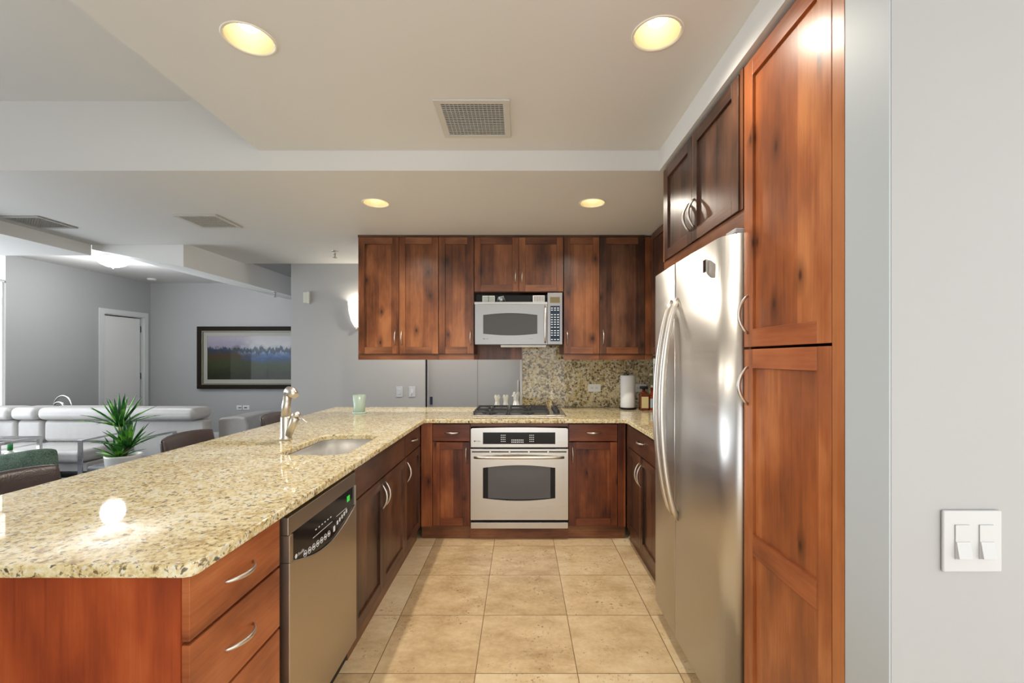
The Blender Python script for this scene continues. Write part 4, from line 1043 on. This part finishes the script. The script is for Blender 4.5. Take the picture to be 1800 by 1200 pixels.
# ================================================================== ARMCHAIRS
def flatbar(mb, pts, w, th, mi=0):
    for (a, b) in zip(pts[:-1], pts[1:]):
        x0, x1 = sorted((a[0], b[0])); y0, y1 = sorted((a[1], b[1])); z0, z1 = sorted((a[2], b[2]))
        mb.box(x0-th/2, x1+th/2, y0-w/2, y1+w/2, z0-th/2, z1+th/2)
def chrome_chair(xr, y0, y1, label, wid=.62, right=True):
    t = thing('lounge_chair', label, 'armchair', (xr-wid/2 if right else xr+wid/2, (y0+y1)/2, 0))
    s = -1 if right else 1
    for x in (xr, xr+s*wid):
        a = MB()
        a.box(x-.022, x+.022, y0-.006, y0+.006, .006, .62).box(x-.022, x+.022, y1-.006, y1+.006, .006, .62)
        a.box(x-.022, x+.022, y0+.006, y1-.006, .608, .62).box(x-.022, x+.022, y0-.006, y1+.006, 0, .006)
        a.build('chrome_arm_frame', CHROME, t, bevel=.001, seg=1)
    xa, xb = sorted((xr, xr+s*wid))
    return t, xa+.03, xb-.03
t, xa, xb = chrome_chair(-4.27, 4.36, 4.90, 'chrome-framed grey lounge chair behind the potted plant', .50, False)
rb(t, 'seat_cushion', xa, xb, 4.38, 4.88, .25, .36, m=leather('dark_grey_seat', (.10, .10, .105)), b=.03)
MB().box(xa-.02, xb+.02, 4.60, 4.64, .23, .25).box(xa-.02, xb+.02, 4.80, 4.84, .23, .25).build('cross_bar', CHROME, t)
# green chair
t = thing('lounge_chair', 'green tweed lounge chair with a curved back at the left edge', 'armchair', (-3.76, 3.45, 0))
mb = MB(); K = 16; nA = K+1
def gp(a, z, th):  # back curved in plan, top edge rising to the right
    X = -3.76+a*.42; Y = 3.14+.10*a*a
    return (X, Y-th, z)
def gtop(a): return .715+.075*a-.03*max(0, a)**8
rows = [0, .25, .5, .75, .93, 1.0]; tt_ = [.05, .055, .055, .05, .04, .015]
for s in (1, -1):
    for i, r in enumerate(rows):
        for j in range(nA):
            a = -1+2*j/K; z = .30+(gtop(a)-.30)*r; mb.v.append(gp(a, z, s*tt_[i]*(1-.4*abs(a)**8)))
R = len(rows)
for s in (0, 1):
    for i in range(R-1):
        for j in range(K): b0 = s*R*nA; mb.f.append([b0+i*nA+j, b0+i*nA+j+1, b0+(i+1)*nA+j+1, b0+(i+1)*nA+j]); mb.m.append(0); mb.s.append(True)
o2 = R*nA
for j in range(K):
    for i in (0, R-1): mb.f.append([i*nA+j, i*nA+j+1, o2+i*nA+j+1, o2+i*nA+j]); mb.m.append(0); mb.s.append(True)
for i in range(R-1):
    for j in (0, K): mb.f.append([i*nA+j, (i+1)*nA+j, o2+(i+1)*nA+j, o2+i*nA+j]); mb.m.append(0); mb.s.append(True)
b = mb.build('backrest', GREENF, t); u = b.modifiers.new('s', 'SUBSURF'); u.levels = 1; u.render_levels = 1
rb(t, 'seat_cushion', -4.12, -3.40, 3.22, 3.78, .28, .42, m=GREENF, b=.05)
for x in (-4.06, -3.46):
    for y in (3.28, 3.72): MB().tube([(x, y, .29), (x, y, 0)], [.018, .012], 8).build('leg', CHROME, t)
# side table with bottle
t = thing('side_table', 'chrome-framed glass side table in front of the sofa at the left edge', 'table', (-5.45, 4.45, 0))
mb = MB(); 
for y in (4.25, 4.62):
    mb.box(-5.76, -4.93, y-.015, y+.015, .585, .612); mb.box(-4.96, -4.93, y-.015, y+.015, .0, .585); mb.box(-5.76, -5.73, y-.015, y+.015, 0, .585)
mb.box(-4.96, -4.93, 4.265, 4.605, .585, .612).box(-5.76, -5.73, 4.265, 4.605, .585, .612); mb.build('chrome_frame', CHROME, t)
GT, a_, b_ = mat('table_glass'); b_.inputs['Transmission Weight'].default_value = 1; b_.inputs['Roughness'].default_value = .02; b_.inputs['IOR'].default_value = 1.1
MB().box(-5.73, -4.96, 4.265, 4.605, .43, .438).build('glass_shelf', GT, t)
mb = MB().box(-5.73, -4.96, 4.24, 4.265, .425, .44).box(-5.73, -4.96, 4.605, 4.63, .425, .44); mb.build('shelf_rail', CHROME, t)
t = thing('spray_bottle', 'small white bottle with green label on the glass side table', 'bottle', (-5.02, 4.42, .438))
MB().lathe((-5.02, 4.42, .4385), [(.040, 0), (.044, .01), (.040, .035), (.018, .06), (.014, .07)], 20).build('bottle_body', WHT, t)
MB().lathe((-5.02, 4.42, .509), [(.020, 0), (.020, .07), (.012, .078)], 16).build('label_band', simple('green_label', (.05, .30, .08), .5), t)

# ================================================================== POTTED PLANT
px_, py_ = -3.575, 4.05
t = thing('potted_plant', 'spiky green yucca plant in a white pot behind the peninsula', 'plant', (px_, py_, 0))
TB = thing('plant_stand', 'low dark wooden stand under the potted yucca', 'stand', (px_, py_, 0))
MB().box(px_-.17, px_+.17, py_-.17, py_+.17, .30, .33).build('stand_top', simple('dark_stand_wood', (.04, .025, .018), .4), TB)
for sx in (-1, 1):
    for sy in (-1, 1): MB().box(px_+sx*.15-.015, px_+sx*.15+.015, py_+sy*.15-.015, py_+sy*.15+.015, 0, .30).build('leg', bpy.data.materials['dark_stand_wood'], TB)
t.location = (px_, py_, .3305)
MB().lathe((px_, py_, .3305), [(.10, 0), (.115, .02), (.135, .20), (.137, .215), (.128, .218), (.122, .20), (.118, .19)], 36, caps=False).build('pot', simple('white_ceramic', (.62, .62, .60), .3), t)
MB().lathe((px_, py_, .3305), [(.118, .19), (.06, .197), (0, .198)], 24, caps=False).build('soil', simple('moss_soil', (.10, .07, .03), .9), t)
LEAF, lt, lb_ = mat('yucca_leaf'); n = N(lt)
oi = n.n('ShaderNodeTexCoord'); g = n.noise(oi.outputs['Object'], 14, 2, .5)
n.l(n.ramp(g, [(.33, (.010, .060, .022)), (.49, (.035, .19, .035)), (.62, (.18, .50, .035))]), lb_.inputs['Base Color']); lb_.inputs['Roughness'].default_value = .35
rnd = random.Random(3)
def blade(mb, c, az, el, L, w, droop):
    d = Vector((math.cos(az)*math.cos(el), math.sin(az)*math.cos(el), math.sin(el))); side = Vector((-math.sin(az), math.cos(az), 0))
    K = 8; k = len(mb.v); p = Vector(c)
    for i in range(K+1):
        a = i/K; pos = Vector(c)+d*L*a+Vector((0, 0, -droop*L*a*a)); ww = w*(math.sin(PI*min(1, .12+a*.88))**.7)*(1-.25*a) if i < K else .0005
        up_ = side.cross(d)*(.16*ww)
        mb.v += [tuple(pos-side*ww/2+up_), tuple(pos-up_), tuple(pos+side*ww/2+up_)]
    for i in range(K):
        for j in (0, 1):
            mb.f.append([k+i*3+j, k+i*3+j+1, k+(i+1)*3+j+1, k+(i+1)*3+j]); mb.m.append(0); mb.s.append(True)
def tuft(c, n, L, name):
    mb = MB()
    for i in range(n):
        f = i/n; az = i*2.39996; el = math.radians(86-64*f**.8)+rnd.uniform(-.08, .08)
        blade(mb, (c[0]+.012*math.cos(az), c[1]+.012*math.sin(az), c[2]-.03*f), az, el, L*rnd.uniform(.82, 1.05)*(1-.12*(1-f)), .030, .05+.22*f)
    o = mb.build(name, LEAF, t); s = o.modifiers.new('s', 'SOLIDIFY'); s.thickness = .0018
    return o
BRK = simple('yucca_stem', (.09, .07, .035), .8)
MB().tube([(px_+.01, py_, .52), (px_-.02, py_, .64), (px_-.035, py_, .82)], [.018, .015, .014], 10).build('stem', BRK, t)
MB().tube([(px_+.02, py_-.02, .52), (px_+.06, py_-.02, .63)], [.016, .014], 10).build('stem', BRK, t)
tuft((px_-.035, py_, .825), 26, .35, 'leaf_tuft')
tuft((px_+.065, py_-.03, .635), 28, .31, 'leaf_tuft')
tuft((px_-.01, py_-.04, .555), 18, .25, 'leaf_tuft')
